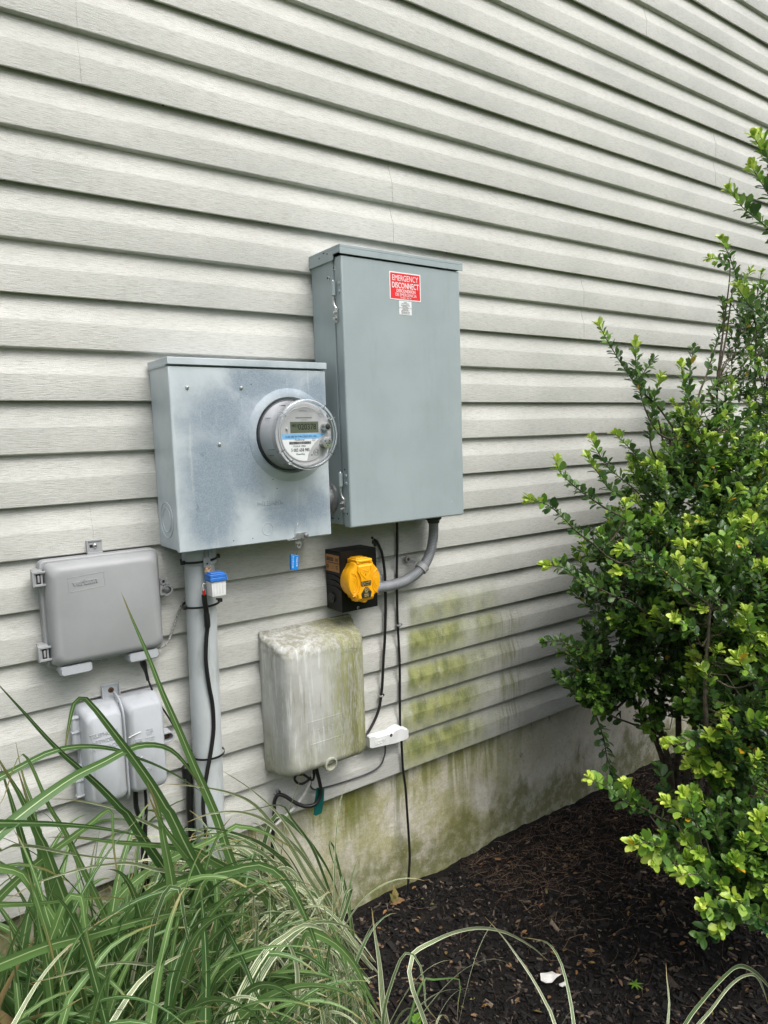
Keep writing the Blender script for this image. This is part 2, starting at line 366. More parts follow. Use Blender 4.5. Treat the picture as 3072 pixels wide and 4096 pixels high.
MT['orange']=pm('kraft orange label',(.50,.24,.09),.5,0,.05,30)
MT['gold']=pm('gold ink',(.55,.42,.12),.45)
MT['green']=pm('dark green tag',(.006,.10,.085),.4)
MT['face']=pm('meter face grey',(.48,.49,.49),.5)
MT['housing']=pm('meter housing pale grey',(.54,.54,.55),.45,0,.03,20)
MT['lcd']=pm('display grey green',(.12,.145,.095),.35)
MT['lcdink']=pm('display segments',(.012,.016,.01),.4)
MT['band']=pm('light blue print',(.22,.50,.82),.45)
MT['rust']=pm('rusty screw',(.10,.045,.02),.8,.2,.3,200)
MT['wh']=pm('white cable jacket',(.60,.60,.57),.5,0,.1,60)
MT['grim']=pm('speckled white cord',(.38,.38,.36),.7,0,.5,400)
MT['putty']=pm('dirty sealant',(.075,.068,.055),.8,0,.4,120,.5,200)
MT['redwire']=pm('red crimp',(.55,.02,.02),.4)
MT['brownstain']=pm('dried mud nest',(.36,.25,.15),.9,0,.4,200,.6,300)
MT['chip']=isl('bark chips',[(0,srgb(16,15,15)),(.55,srgb(30,28,27)),(.82,srgb(50,44,41)),(.94,srgb(92,80,70)),(1,srgb(146,130,112))])
MT['needle']=isl('pine needles',[(0,srgb(58,46,38)),(.5,srgb(92,72,58)),(1,srgb(138,114,92))],.7)
MT['dead']=isl('fallen leaves',[(0,srgb(96,72,52)),(.5,srgb(132,106,78)),(.8,srgb(150,108,60)),(1,srgb(112,118,66))],.7)
MT['bladeg']=mat_blade('green grass blade',0); MT['bladev']=mat_blade('variegated grass blade',1); MT['leaf']=mat_leaf()
MT['bark']=pm('twig bark',srgb(84,76,62),.85,0,.3,60,.5,150)
MT['bud']=pm('pale bud',srgb(150,170,96),.5)
def mat_clear():
    s=NT('clear polycarbonate'); fr=s.t.nodes.new('ShaderNodeLayerWeight'); fr.inputs[0].default_value=.5
    tr=s.t.nodes.new('ShaderNodeBsdfTransparent'); tr.inputs[0].default_value=(.985,.988,.99,1)
    gl=s.t.nodes.new('ShaderNodeBsdfGlossy'); gl.inputs['Roughness'].default_value=.06
    return s.end(s.mixs(s.mt('MULTIPLY_ADD',s.mt('POWER',fr.outputs[1],4.0),.55,.03,True),tr.outputs[0],gl.outputs[0]))
MT['clear']=mat_clear()
def mat_glass():
    s=NT('moulded clear rim'); 
    n=s.t.nodes.new('ShaderNodeBsdfPrincipled'); n.inputs['Base Color'].default_value=(.96,.97,.98,1); n.inputs['Roughness'].default_value=.05; n.inputs['Transmission Weight'].default_value=1; n.inputs['IOR'].default_value=1.45
    return s.end(n.outputs[0])
MT['glass']=mat_glass()

# ================================================================ setting
def make_ground():
    xs=np.concatenate([np.linspace(-60,-2,12)[:-1],np.linspace(-2,0.4,20)[:-1],np.linspace(.4,3.2,180)[:-1],np.linspace(3.2,60,20)])
    ys=np.concatenate([np.linspace(-60,-2.4,14)[:-1],np.linspace(-2.4,-1.4,12)[:-1],np.linspace(-1.4,.06,100)[:-1],np.linspace(.06,12,6)])
    v=[];f=[]
    for y in ys:
        for x in xs:
            z=0
            if -1.9<y<.1 and 0<x<3.4:
                z=.016*noise.noise(Vector((x*3,y*3,0)))+.010*noise.noise(Vector((x*12,y*12,3)))+.006*noise.noise(Vector((x*40,y*40,5)))
            v.append((x,y,z-.004))
    n=len(xs)
    for j in range(len(ys)-1):
        for i in range(n-1): f.append((j*n+i,j*n+i+1,(j+1)*n+i+1,(j+1)*n+i))
    m=MB(); m.add(v,f); o=m.build('ground',MT['mulch'],None,smooth=None); o['kind']='structure'
make_ground()
def gz(x,y): return .016*noise.noise(Vector((x*3,y*3,0)))+.010*noise.noise(Vector((x*12,y*12,3)))+.006*noise.noise(Vector((x*40,y*40,5)))-.004

house=thing('house_wall','pale grey vinyl clad house wall on a mossy parged foundation','wall',(2.0,.03,0))
SEAMS={16:.474,14:1.318,6:.428,12:2.178,22:2.55,24:1.9,20:3.5,18:3.05,2:-.6,4:3.4,0:2.9,10:3.9,8:-1.2,26:1.1}
def panel(mb,k,x0,x1,dy0,dy1,flip):
    z0=K0+k*CP
    prof=[(.0066,.006),(.0062,.0004),(.0012,0),(.0004,.0014),(-.0005,.0555),(-.0001,.0575),(.0052,.0700),(.0098,.087),(.0136,.1055),(.0142,CP-.0030),(.0012,CP),(.0004,CP+.0015),(-.0005,CP+.0555),(-.0001,CP+.0575),(.0052,CP+.070),(.0098,CP+.087),(.0136,CP+.1055),(.0152,CP*2+.012)]
    n=max(2,int((x1-x0)/.06)); rows=[]
    for i in range(n+1):
        t=i/n; x=x0+(x1-x0)*t; dy=dy0+(dy1-dy0)*t
        w=.0028*noise.noise(Vector((x*1.6,k*3.1,0)))+.0005*noise.noise(Vector((x*6,k*5.7,2)))
        wz=.0016*noise.noise(Vector((x*1.1,k*2.3,7)))
        cw=.0030*noise.noise(Vector((x*2.2,k*4.1,11)))
        rows.append([Vector((x,a+dy+w*(1.2 if a<.008 else .3),z0+b+wz+(cw if .05<(b%CP)<.08 else 0))) for a,b in prof])
    if flip: rows=[[v+Vector((0,.0010,0)) for v in rows[0]]]+rows
    mb.loft(rows,False,False,closed=False)
sid=MB(); sid.rec=False
for k in range(0,34,2):
    sx=SEAMS.get(k,-2+((k*37)%50)/10)
    panel(sid,k,-3.2,sx,0,0,0); panel(sid,k,sx-.014,7.5,-.0010,-.0006,1)
sid.build('siding',MT['siding'],house,smooth=14)
wb=MB(); 
for k in range(2,34,2):
    for i in range(40):
        x=-.9+i*.61+(k*.17)%.6; wb.box(x,x+.0035,.0018,.0045,K0+k*CP-.0012,K0+k*CP+.0006)
wb.build('weep_hole',MT['dark'],house)['kind']='stuff'
fd=MB(); n=120; rows=[]
for i in range(n+1):
    x=-3.2+i*10.7/n; rows.append([Vector((x,.030+.004*noise.noise(Vector((x*3,z*6,0))),z)) for z in (-.3,0,.06,.12,.18,.24,.3,.36,.43)])
fd.loft(rows,False,False,closed=False); fd.box(-3.2,7.5,.06,.25,-.3,.42)
fd.rec=False; fd.build('foundation',MT['concrete'],house,smooth=None)
cb=MB().box(-3.2,7.5,.045,.22,.44,4.25); cb.build('sheathing',MT['util2'],house)
fl=MB().box(-3.2,7.5,.0195,.034,K0-.001,K0+.012); fl.build('starter_strip',MT['cdark'],house)

# ================================================================ helpers for hardware
def screw(parent,c,axis,r=.006,mat='zinc',name='screw',slot=True):
    m=MB(); a=Vector(axis).normalized(); c=Vector(c)
    m.lathe(c-a*.0005,a,[(0,r),(.0012,r),(.0028,r*.78),(.0034,r*.35)],16); o=m.build(name,MT[mat],parent)
    if slot:
        s=MB(); u=a.orthogonal().normalized(); q=a.cross(u); p=c+a*.0030
        for d,e in((u,q),(q,u)):
            L=r*.62;W=r*.12
            v=[p+d*x*L+e*y*W+a*z for x in(-1,1) for y in(-1,1) for z in(-.001,.0006)]
            s.add(v,[(0,1,3,2),(4,6,7,5),(0,4,5,1),(2,3,7,6),(0,2,6,4),(1,5,7,3)])
        s.build('slot',MT['dark'],o)
    return o
def hexnut(parent,c,axis,r=.006):
    m=MB(); c=Vector(c); a=Vector(axis).normalized()
    m.lathe(c,a,[(0,r*1.35),(.0012,r*1.35)],20); m.lathe(c+a*.0012,a,[(0,r),(.0045,r)],6); m.lathe(c+a*.005,a,[(0,r*.5),(.003,r*.5),(.0036,r*.3)],12)
    return m.build('nut',MT['zinc'],parent,bevel=.0003)

# ================================================================ meter socket box
X0,X1,Z0,Z1,YF=.566,.974,1.191,1.616,-.130
mbx=thing('meter_socket_box','weathered galvanised grey meter enclosure with blotchy blue-grey patches and a round meter','electrical box',(.77,-.06,Z0))
b=MB().box(X0+.001,X1-.001,0,-.119,Z0+.003,Z1); b.build('body',MT['galv'],mbx,bevel=.003)
c=MB()
hole=(.866,1.452)
def plate_with_hole(mb,x0,x1,z0,z1,y0,y1,hc,hr,n=64):
    ring=[];outer=[]
    for i in range(n):
        a=2*math.pi*i/n; d=(math.cos(a),math.sin(a)); ring.append((hc[0]+hr*d[0],hc[1]+hr*d[1]))
        t=min([((x1 if d[0]>0 else x0)-hc[0])/d[0] if abs(d[0])>1e-6 else 9,((z1 if d[1]>0 else z0)-hc[1])/d[1] if abs(d[1])>1e-6 else 9])
        outer.append((hc[0]+t*d[0],hc[1]+t*d[1]))
    # snap the nearest samples on the four corners
    for cx_,cz_ in((x0,z0),(x1,z0),(x0,z1),(x1,z1)):
        i=min(range(n),key=lambda i:(outer[i][0]-cx_)**2+(outer[i][1]-cz_)**2); outer[i]=(cx_,cz_)
    mb.loft([[Vector((p[0],y1,p[1])) for p in outer],[Vector((p[0],y0,p[1])) for p in outer],[Vector((p[0],y0,p[1])) for p in ring],[Vector((p[0],y1,p[1])) for p in ring]],False,False)
plate_with_hole(c,X0,X1,Z0,Z1-.004,YF,-.1195,hole,.0935)
cov=c.build('cover',MT['galv'],mbx,bevel=.0022,smooth=35)
m=MB(); m.lathe((hole[0],YF,hole[1]),(0,-1,0),[(-.0005,.117),(.0010,.112),(.0028,.106),(.0036,.0985),(.0028,.0945),(-.008,.0935)],72,(False,False)); m.build('raised_collar',MT['galv'],cov)
m=MB(); m.lathe((hole[0],-.10,hole[1]),(0,-1,0),[(0,.0934),(.002,.0934)],48); m.build('gap',MT['dark'],mbx)
m=MB().box(X0-.002,X1+.003,.0,YF-.004,Z1,Z1+.016); m.box(X0-.002,X0,-.118,.0,Z1-.003,Z1); lid=m.build('rain_cap',MT['galv'],mbx,bevel=.002)
for p in((.608,1.565),(.740,1.566),(.678,1.435)): screw(mbx,(p[0],YF-.0003,p[1]),(0,-1,0),.0045,'zinc','rivet',False)
m=MB()
def ring(mb,c,axis,r,w=.0012,h=.0008,n=48): mb.lathe(c,axis,[(-.0005,r+w),(h,r+w*.4),(h,r-w*.4),(-.0005,r-w)],n,(False,False))
ring(m,(X0,-.060,1.262),(-1,0,0),.042); ring(m,(X0,-.060,1.262),(-1,0,0),.028); m.build('side_knockout',MT['galv'],mbx)
m=MB(); ring(m,(.791,YF,1.224),(0,-1,0),.0145,.0009); m.build('knockout',MT['galv'],mbx)
m=MB(); text(m,'MILBANK',.8035,1.2885,.073,.0115,YF,extr=.08,off=.005); text(m,"TYPE 3 R ENCLOSURE",.808,1.2735,.062,.0050,YF,extr=.03); m.build('embossed_lettering',MT['galv'],cov)
m=MB(); 
for p in((.822,1.322),(.7,1.205),(.75,1.195+.01),(.766,1.575),(.812,1.345)): m.lathe((p[0],YF+.001,p[1]),(0,-1,0),[(0,.0014),(.0014,.0012)],10)
m.build('pin_hole',MT['dark'],cov)
m=MB(); a=[(-.012,0),(0,.004),(.024,.003),(.034,-.003)]
out_=[(.852,1.1925),(.862,1.198),(.869,1.206),(.893,1.2065),(.9,1.205),(.9045,1.199),(.903,1.192),(.897,1.189),(.888,1.190),(.880,1.193),(.866,1.1915)]
m.loft([[Vector((x,YF-.0005,z)) for x,z in out_],[Vector((x,YF-.004,z)) for x,z in out_]]); m.box(.842,.880,YF-.006,-.118,1.1895,1.1915)
lt=m.build('latch',MT['dullmetal'],mbx,bevel=.0006); m=MB(); m.lathe((.896,YF-.004,1.1975),(0,-1,0),[(0,.006),(.003,.0055),(.0045,.003)],18); m.build('rivet',MT['dullmetal'],lt)
m=MB(); tb=[(.866,1.191),(.880,1.191),(.886,1.176),(.882,1.166),(.874,1.166),(.869,1.176)]
ci=[(.8775+.0042*math.cos(t),1.1735+.0042*math.sin(t)) for t in [R(100-i*60) for i in range(6)]]
m.loft([[Vector((x,-.126,z)) for x,z in tb],[Vector((x,-.128,z)) for x,z in tb],[Vector((x,-.128,z)) for x,z in ci],[Vector((x,-.126,z)) for x,z in ci]],False,False); m.build('seal_loop',MT['dullmetal'],mbx)
m=MB(); m.box(.90,.972,-.1195,-.119,1.188,1.1905); m.build('bottom_lip',MT['galv'],mbx)

# ---- security seal
sl_=thing('security_seal','bright blue plastic wire seal hanging from the meter enclosure latch','seal',(.868,-.118,1.105))
m=MB(); o=[(.8575,1.1505),(.880,1.147),(.8765,1.108),(.8555,1.112)]
m.loft([[Vector((x,-.112,z)) for x,z in o],[Vector((x-.001,-.122,z)) for x,z in o]]); sb=m.build('tag',MT['sealblue'],sl_,bevel=.0012)
m=MB(); text(m,'FirstEnergy',.8615,1.131,.030,.0042,-.1222,rot=R(-93)); text(m,'7962378',.8725,1.131,.024,.0038,-.1222,rot=R(-93)); m.build('lettering',MT['label'],sb)
m=MB(); m.tube(cr([(.876,-.117,1.149),(.879,-.12,1.160),(.878,-.125,1.172),(.872,-.130,1.179),(.869,-.132,1.178)],.003),.0015,6); m.tube(cr([(.862,-.117,1.150),(.860,-.118,1.156),(.8605,-.119,1.161)],.003),.0011,6)
m.tube(cr([(.866,-.131,1.19),(.8645,-.1325,1.205),(.868,-.1325,1.222),(.876,-.132,1.231)],.003),.0004,6); m.build('wire',MT['zinc'],sl_)

# ---- electric meter
mt_=thing('electric_meter','round digital meter under a clear cover plugged into the galvanised enclosure','meter',(.866,-.13,1.37))
A=(0,-1,0); hc=(hole[0],0,hole[1])
def lat(mb,prof,n=72,caps=(True,True),c=hc): mb.lathe(c,A,prof,n,caps)
m=MB(); lat(m,[(.112,.088),(.129,.088),(.131,.086),(.131,.080)],72); m.build('base',MT['cdark'],mt_)
m=MB(); lat(m,[(.1305,.0845),(.136,.0840),(.150,.0810),(.196,.0775),(.200,.0755),(.2005,.0690)],72); hs_=m.build('housing',MT['housing'],mt_)
m=MB(); 
for a0 in(95,118,205,240): 
    a=R(a0); x=hc[0]+.0798*math.cos(a); z=hc[2]+.0798*math.sin(a); m.box(x-.0012,x+.0012,-.180,-.150,z-.0012,z+.0012)
m.build('housing_mark',MT['faint'],hs_)
m=MB(); lat(m,[(.2005,.0665),(.2020,.0655)],72); fc=m.build('face',MT['face'],mt_)
YA=-.2026
m=MB() # white label lower half, cut by a curve at the right
cx_,cz_=hc[0],hc[2]; pts=[(cx_-.0632,.8e-3+cz_-.0),(.9285,cz_+.0005)]
curve=[(.9285,cz_+.0008),(.915,cz_-.0045),(.905,cz_-.0105),(.893,cz_-.020),(.881,cz_-.034),(.873,cz_-.048),(.869,cz_-.0632)]
arc=[(cx_+.0634*math.cos(R(t)),cz_+.0634*math.sin(R(t))) for t in range(272,180,-6)]
poly=[(cx_-.0634,cz_+.0008)]+curve+arc
m.loft([[Vector((x,-.2015,z)) for x,z in poly],[Vector((x,YA,z)) for x,z in poly]]); m.build('data_label',MT['label'],fc)
m=MB(); bp=[(cx_-.0632,cz_+.0016),(.9275,cz_+.0016),(.912,cz_-.0055),(.904,cz_-.0105),(cx_-.0620,cz_-.0105)]
m.loft([[Vector((x,-.2015,z)) for x,z in bp],[Vector((x,YA-.0003,z)) for x,z in bp]]); m.build('blue_band',MT['band'],fc)
m=MB(); m.box(.827,.904,-.2015,YA-.0001,1.4565,1.4825); lcd=m.build('display',MT['lcd'],fc)
m=MB(); fr_=MB(); text(m,'401',.8385,1.4735,.0150,.0085,YA-.0004,off=.01); text(m,'020378',.8725,1.4705,.0500,.0145,YA-.0004,off=.012); m.build('digits',MT['lcdink'],lcd)
m=MB(); 
for t_,x_,z_,w_,h_ in (('CL200 240V 3W TYPE C2SOD 30TA 1.0Kh',.855,cz_-.0048,.086,.0042),('FirstEnergy',.851,cz_-.0130,.026,.0044),('ITRON IP - MESH',.849,cz_-.0275,.034,.0042),('5 003 658 985',.8515,cz_-.0365,.050,.0078),('OpenWay',.8515,cz_-.0470,.024,.0050),('CA 0.3',.890,cz_-.0115,.010,.0026),('FM2S',.889,cz_-.0155,.008,.0026)):
    text(m,t_,x_,z_,w_,h_,YA-.0005,off=.012)
random.seed(3)
def barcode(mb,x0,x1,z0,z1,y):
    x=x0
    while x<x1:
        w_=random.choice([.0005,.0008,.0011]); mb.box(x,x+w_,y,y+.0003,z0,z1); x+=w_+random.choice([.0005,.0008])
barcode(m,.822,.882,cz_-.0230,cz_-.0165,YA-.0005); m.build('lettering',MT['ink'],fc)
m=MB(); barcode(m,.842,.886,1.4905,1.4935,YA); text(m,'OPENWAY',.862,1.508,.022,.0038,YA); text(m,'1501026437',.864,1.4868,.018,.0022,YA)
m.build('grey_lettering',MT['faint'],fc); m=MB()
for t_,x_,z_,w_,h_ in(('L&N',.896,1.419,.006,.002),('H',.8955,1.4085,.009,.009)): text(m,t_,x_,z_,w_,h_,YA,off=.02)
m.lathe((.8955,YA+.0004,1.4085),A,[(0,.0082),(.0005,.0080),(.0005,.0074),(0,.0072)],24,(False,False)); m.lathe((.883,YA+.0004,1.4025),A,[(0,.0022),(.0005,.002)],14)
m.build('grey_lettering',MT['faint'],fc); m=MB()
for xx in (.815,.8185,.9155,.919): m.box(xx,xx+.0008,YA,YA+.0003,1.4545,1.464)
m.build('clip_slot',MT['faint'],fc)
m=MB(); m.lathe((.817,-.2018,1.467),A,[(0,.0030),(.0035,.0022)],14); m.build('pin',MT['housing'],fc)
m=MB(); lat(m,[(.127,.0905),(.1335,.0905),(.137,.0880),(.150,.0850),(.205,.0815),(.2075,.0835),(.211,.0850),(.2155,.0845),(.2185,.0815),(.2195,.0775),(.2185,.0725),(.2165,.0690),(.2155,.0660),(.2155,.0640)],96,(False,False)); 
lat(m,[(.2155,.0640),(.2158,.001)],96,(False,False)); m.rec=True; g=m.build('glass_cover',MT['clear'],mt_,smooth=60)
m=MB(); 
prof=[]; 
for i in range(13):
    t=2*math.pi*i/12; prof.append((.2125+.0050*math.cos(t),.0800+.0045*math.sin(t)))
lat(m,prof,96,(False,False)); m.build('glass_rim',MT['glass'],g)
m=MB()
for a0 in(45,135,225,315,20,200):
    a=R(a0+8); u=Vector((math.cos(a),0,math.sin(a))); q=Vector((-math.sin(a),0,math.cos(a))); c0=Vector(hc)
    v=[c0+u*r_+q*t_+Vector((0,-y_,0)) for r_,y_ in((.0725,.2185),(.0855,.2195),(.0865,.198),(.0815,.192)) for t_ in(-.0014,.0014)]
    m.add(v,[(0,1,3,2),(2,3,5,4),(4,5,7,6),(0,2,4,6),(1,7,5,3),(0,6,7,1)])
for a0 in(150,215): 
    a=R(a0); u=Vector((math.cos(a),0,math.sin(a))); q=Vector((-math.sin(a),0,math.cos(a))); c0=Vector(hc)
    v=[c0+u*r_+q*t_+Vector((0,-y_,0)) for r_,y_ in((.0815,.142),(.0845,.142),(.0825,.165),(.0815,.165)) for t_ in(-.0012,.0012)]
    m.add(v,[(0,1,3,2),(2,3,5,4),(4,5,7,6),(0,2,4,6),(1,7,5,3),(0,6,7,1)])
m.build('glass_rib',MT['glass'],g)
m=MB(); m.lathe((.921,-.205,1.469),A,[(-.003,.0105),(.010,.0105),(.014,.009),(.014,.0070),(.013,.0065)],24,(True,False)); bt=m.build('port_ring',MT['zinc'],mt_)
m=MB(); m.lathe((.921,-.205,1.469),A,[(.0,.0064),(.0145,.0064),(.0155,.004)],20); m.build('black_button',MT['ink'],bt)
m=MB(); m.lathe((.918,-.204,1.430),A,[(-.002,.0125),(.012,.0125),(.014,.0138),(.0165,.0138),(.0168,.0128)],28); lk=m.build('barrel_lock',MT['zinc'],mt_)
m=MB()
for dx,dz in((-.006,.005),(.006,.005),(0,-.006),(-.003,-.001),(.004,-.001)): m.lathe((.918+dx,-.2206,1.430+dz),A,[(0,.0018),(.0007,.0016)],10)
m.build('lock_pin',MT['dark'],lk)

# ================================================================ disconnect box
dx=thing('disconnect_box','tall smooth grey enamel disconnect box with a red emergency sticker on its door','electrical box',(1.22,-.07,1.204))
m=MB().box(1.023,1.421,0,-.1085,1.210,1.905); m.build('body',MT['disc'],dx,bevel=.002)
m=MB().box(1.0262,1.418,-.109,-.119,1.212,1.905); m.build('door_frame',MT['disc'],dx,bevel=.001)
m=MB().box(1.0215,1.4235,-.1195,-.150,1.2045,1.9015); dr=m.build('door',MT['disc'],dx,bevel=.0040,seg=3)
m=MB(); v0=[(-.150),(-.119)]
m.box(1.0165,1.4325,0,-.1545,1.919,1.927); m.box(1.0165,1.4325,-.1515,-.1545,1.9035,1.919); m.box(1.0165,1.0195,0,-.1205,1.894,1.919); m.box(1.0165,1.0195,-.1208,-.1513,1.9075,1.919); m.box(1.4295,1.4325,0,-.1205,1.894,1.919); m.box(1.4295,1.4325,-.1208,-.1513,1.9075,1.919)
cap=m.build('rain_cap',MT['disc'],dx,bevel=.0009)
m=MB(); 
for y_,z_,r_ in((-.054,1.911,.0022),(-.094,1.914,.0024),): m.lathe((1.0168,y_,z_),(-1,0,0),[(0,r_),(.0004,r_)],14)
m.add([(1.0160,-.072,1.9195),(1.0160,-.082,1.9205),(1.0160,-.080,1.9165)],[(0,1,2)]); m.build('punched_hole',MT['dark'],cap)
m=MB(); 
for x_,y_ in((1.14,-.135),(1.256,-.135)): m.lathe((x_,y_,1.9268),(0,0,1),[(0,.0055),(.003,.0045),(.0045,.002)],16)
m.build('cap_screw',MT['zinc'],cap)
screw(dx,(1.0255,-.1145,1.876),(-1,0,0),.0055); screw(dx,(1.0225,-.087,1.855),(-1,0,0),.0060)
for z_ in(1.823,1.331):
    h=MB(); h.lathe((1.0155,-.1185,z_-.018),(0,0,1),[(0,.0062),(.036,.0062)],20); hg=h.build('hinge',MT['disc'],dx,bevel=.0006)
    h=MB(); h.lathe((1.0155,-.1185,z_+.018),(0,0,1),[(0,.003),(.0025,.0025),(.004,.001)],12)
    h.tube(cr([(1.0155,-.1185,z_-.017),(1.0155,-.1185,z_-.034),(1.0165,-.1215,z_-.045),(1.0185,-.1255,z_-.051),(1.020,-.1275,z_-.055)],.003),.0033,10)
    h.box(1.0165,1.0210,-.1195,-.1300,z_-.087,z_-.050); h.build('hinge_pin',MT['zinc'],hg)
    for dz in(-.062,-.077): hexnut(hg,(1.0165,-.1245,z_+dz),(-1,0,0),.0046)
    for dz in(.010,-.010): 
        h=MB(); h.lathe((1.0215,-.137,z_+dz),(-1,0,0),[(-.001,.0052),(.0018,.0048),(.0028,.0025)],16); h.build('rivet',MT['disc'],hg)
m=MB()
for y_,z_ in((-.137,1.242),(-.132,1.358)): m.lathe((1.0214,y_,z_),(-1,0,0),[(0,.0024),(.0004,.0024)],12)
for y_ in(-.03,-.09): m.lathe((1.0232,y_,1.225),(-1,0,0),[(0,.0028),(.0006,.0024)],12)
m.box(1.0222,1.0232,-.066,-.054,1.2235,1.2255); m.build('side_hole',MT['dark'],dx)
def sticker(parent,x0,x1,z0,z1,rad,y,mat,name,label=None):
    m=MB(); m.loft([rr(x0,x1,z0,z1,rad,y+.0004),rr(x0,x1,z0,z1,rad,y)]); return m.build(name,MT[mat],parent,label=label)
Y=-.1503
s1=sticker(dx,1.1725,1.2790,1.8045,1.8775,.003,Y-.0003,'label','emergency_sticker','red and white emergency disconnect sticker')
sticker(s1,1.1757,1.2758,1.8075,1.8743,.001,Y-.0006,'red','red_field')
m=MB(); yt=Y-.0009
text(m,'EMERGENCY',1.2262,1.8620,.0880,.0150,yt,off=.014); text(m,'DISCONNECT',1.2262,1.8430,.0915,.0152,yt,off=.014); text(m,'DESCONEXION',1.2275,1.8290,.0640,.0085,yt,off=.018); text(m,'DE EMERGENCIA',1.2275,1.8187,.0720,.0085,yt,off=.018); text(m,'30-48474  Rev 04',1.2262,1.8110,.0370,.0036,yt,off=.01)
m.build('lettering',MT['label'],s1)
s2=sticker(dx,1.2028,1.2455,1.7665,1.8030,.0008,Y-.0003,'label','small_sticker','small white sticker of two black-printed halves')
m=MB(); m.box(1.2028,1.2455,yt,Y,1.7842,1.7847)
for i,(t_,w_) in enumerate((('MAIN',.011),('DISCONNECT',.027),('INTERRUPTOR',.030),('PRINCIPAL',.020))): text(m,t_,1.2240,1.7995-i*.0037-(i>1)*.0008,w_,.0027,yt,off=.01)
for i,(t_,w_) in enumerate((('SERVICE',.018),('DISCONNECT',.027),('INTERRUPTOR',.030),('DE ACOMETIDA',.028))): text(m,t_,1.2240,1.7815-i*.0036-(i>1)*.0008,w_,.0027,yt,off=.01)
m.build('lettering',MT['ink'],s2)
m=MB(); m.box(1.372,1.378,Y-.0002,Y+.0002,1.2478,1.2484); m.build('scratch',MT['label'],dr)

# conduit nipple between the two boxes
m=MB(); m.lathe((.9735,-.053,1.279),(1,0,0),[(0,.031),(.012,.031),(.020,.0325),(.032,.034),(.040,.0345),(.044,.041),(.0495,.042)],40)
single('conduit_nipple',m,MT['dullmetal'],'short dull metal conduit nipple joining the two grey enclosures','pipe fitting')

# ================================================================ inlet box
ib=thing('generator_inlet_box','small glossy black power inlet box with a yellow flip lid','inlet box',(1.09,-.04,.962))
m=MB().box(1.0295,1.1475,0,-.0800,.9625,1.1300); m.build('body',MT['blackpaint'],ib,bevel=.0022)
m=MB().box(1.0287,1.1482,-.0803,-.0820,.9630,1.1305); m.box(1.0287,1.1482,0,-.0803,1.1302,1.1315); m.build('cover',MT['blackpaint'],ib,bevel=.0007)
for i,z_ in enumerate((1.0640,1.0480,1.0320)):
    m=MB(); m.tube([(1.0293,-.008,z_-.002),(1.0288,-.030,z_),(1.0288,-.052,z_),(1.0293,-.074,z_-.006)],.0022,8); m.build('pressed_rib',MT['blackpaint'],ib)
m=MB(); m.lathe((1.0292,-.031,.998),(-1,0,0),[(0,.0155),(.004,.0150),(.004,.011),(.0035,.0105),(.0035,.009),(.005,.0085),(.005,.003)],30); m.build('knockout_plug',MT['black'],ib)
m=MB(); m.box(1.0288,1.0294,-.0055,-.0735,1.0735,1.1200); lb=m.build('orange_label',MT['orange'],ib)
m=MB(); m.box(1.0285,1.0289,-.010,-.045,1.1025,1.1125)
for y_ in(-.053,-.059,-.065): m.add([(1.0286,y_,1.1030),(1.0286,y_-.0035,1.1030),(1.0286,y_-.0065,1.1125),(1.0286,y_-.003,1.1125)],[(0,1,2,3)])
m.box(1.0285,1.0289,-.015,-.073,1.0965,1.0990)
for y_ in(-.0145,-.063): m.lathe((1.0287,y_,1.0865),(-1,0,0),[(0,.0055),(.0003,.0055),(.0003,.0038),(0,.0036)],20,(False,False)); 
text(m,'UL',-.0145,1.0865,.005,.004,1.0284,True); text(m,'c  us',-.038,1.0875,.010,.004,1.0284,True); text(m,'LISTED',-.0145,1.0785,.008,.002,1.0284,True); text(m,'Intertek',-.063,1.0785,.009,.002,1.0284,True); text(m,'30A 125/250V',-.038,1.0820,.013,.002,1.0284,True)
m.build('label_printing',MT['ink'],lb)
m=MB(); text(m,'TOOLIOM',-.0275,1.1075,.030,.0062,1.0282,True,off=.02); text(m,'30 Amp Generator Power Inlet Box',-.044,1.0977,.054,.0018,1.0282,True); m.build('label_lettering',MT['orange'],lb)
screw(ib,(1.0805,-.0822,.9695),(0,-1,0),.0042)
# yellow lid
cx_,cz_=1.0745,1.0510
def lidb(m,*a,**k):
    m.v=[(cx_+(v[0]-cx_)*.895,v[1],cz_+(v[2]-cz_)*.895) for v in m.v]; return m.build(*a,**k)
def outl(s,n=10):
    """lid outline: round sides, tapering to a flat top and bottom"""
    pts=[]
    def arc_(cx,cz,r,a0,a1,k):
        for i in range(k+1): a=R(a0+(a1-a0)*i/k); pts.append((cx+r*math.cos(a),cz+r*math.sin(a)))
    arc_(0,0,.0605,-42,42,12); pts.append((.0365,.0500)); arc_(.028,.0555,.006,20,90,4); arc_(-.028,.0555,.006,90,160,4); pts.append((-.0365,.0500))
    arc_(0,0,.0605,138,222,12); pts.append((-.0345,-.0470)); arc_(-.027,-.0535,.006,200,270,4); arc_(.027,-.0535,.006,270,340,4); pts.append((.0345,-.0470))
    return [(x*s,z*s) for x,z in pts]
def oring(s,y,dz=0): return [Vector((cx_+x,y,cz_+z+dz)) for x,z in outl(s)]
m=MB(); m.loft([oring(.90,-.0822),oring(.93,-.100),oring(.95,-.104)]); fl_=lidb(m,'flange',MT['yellow'],ib)
m=MB(); m.loft([oring(1.0,-.1045),oring(1.0,-.1200),oring(.985,-.1255),oring(.94,-.1290),oring(.86,-.1300)]); yl=lidb(m,'flip_lid',MT['yellow'],ib,smooth=32)
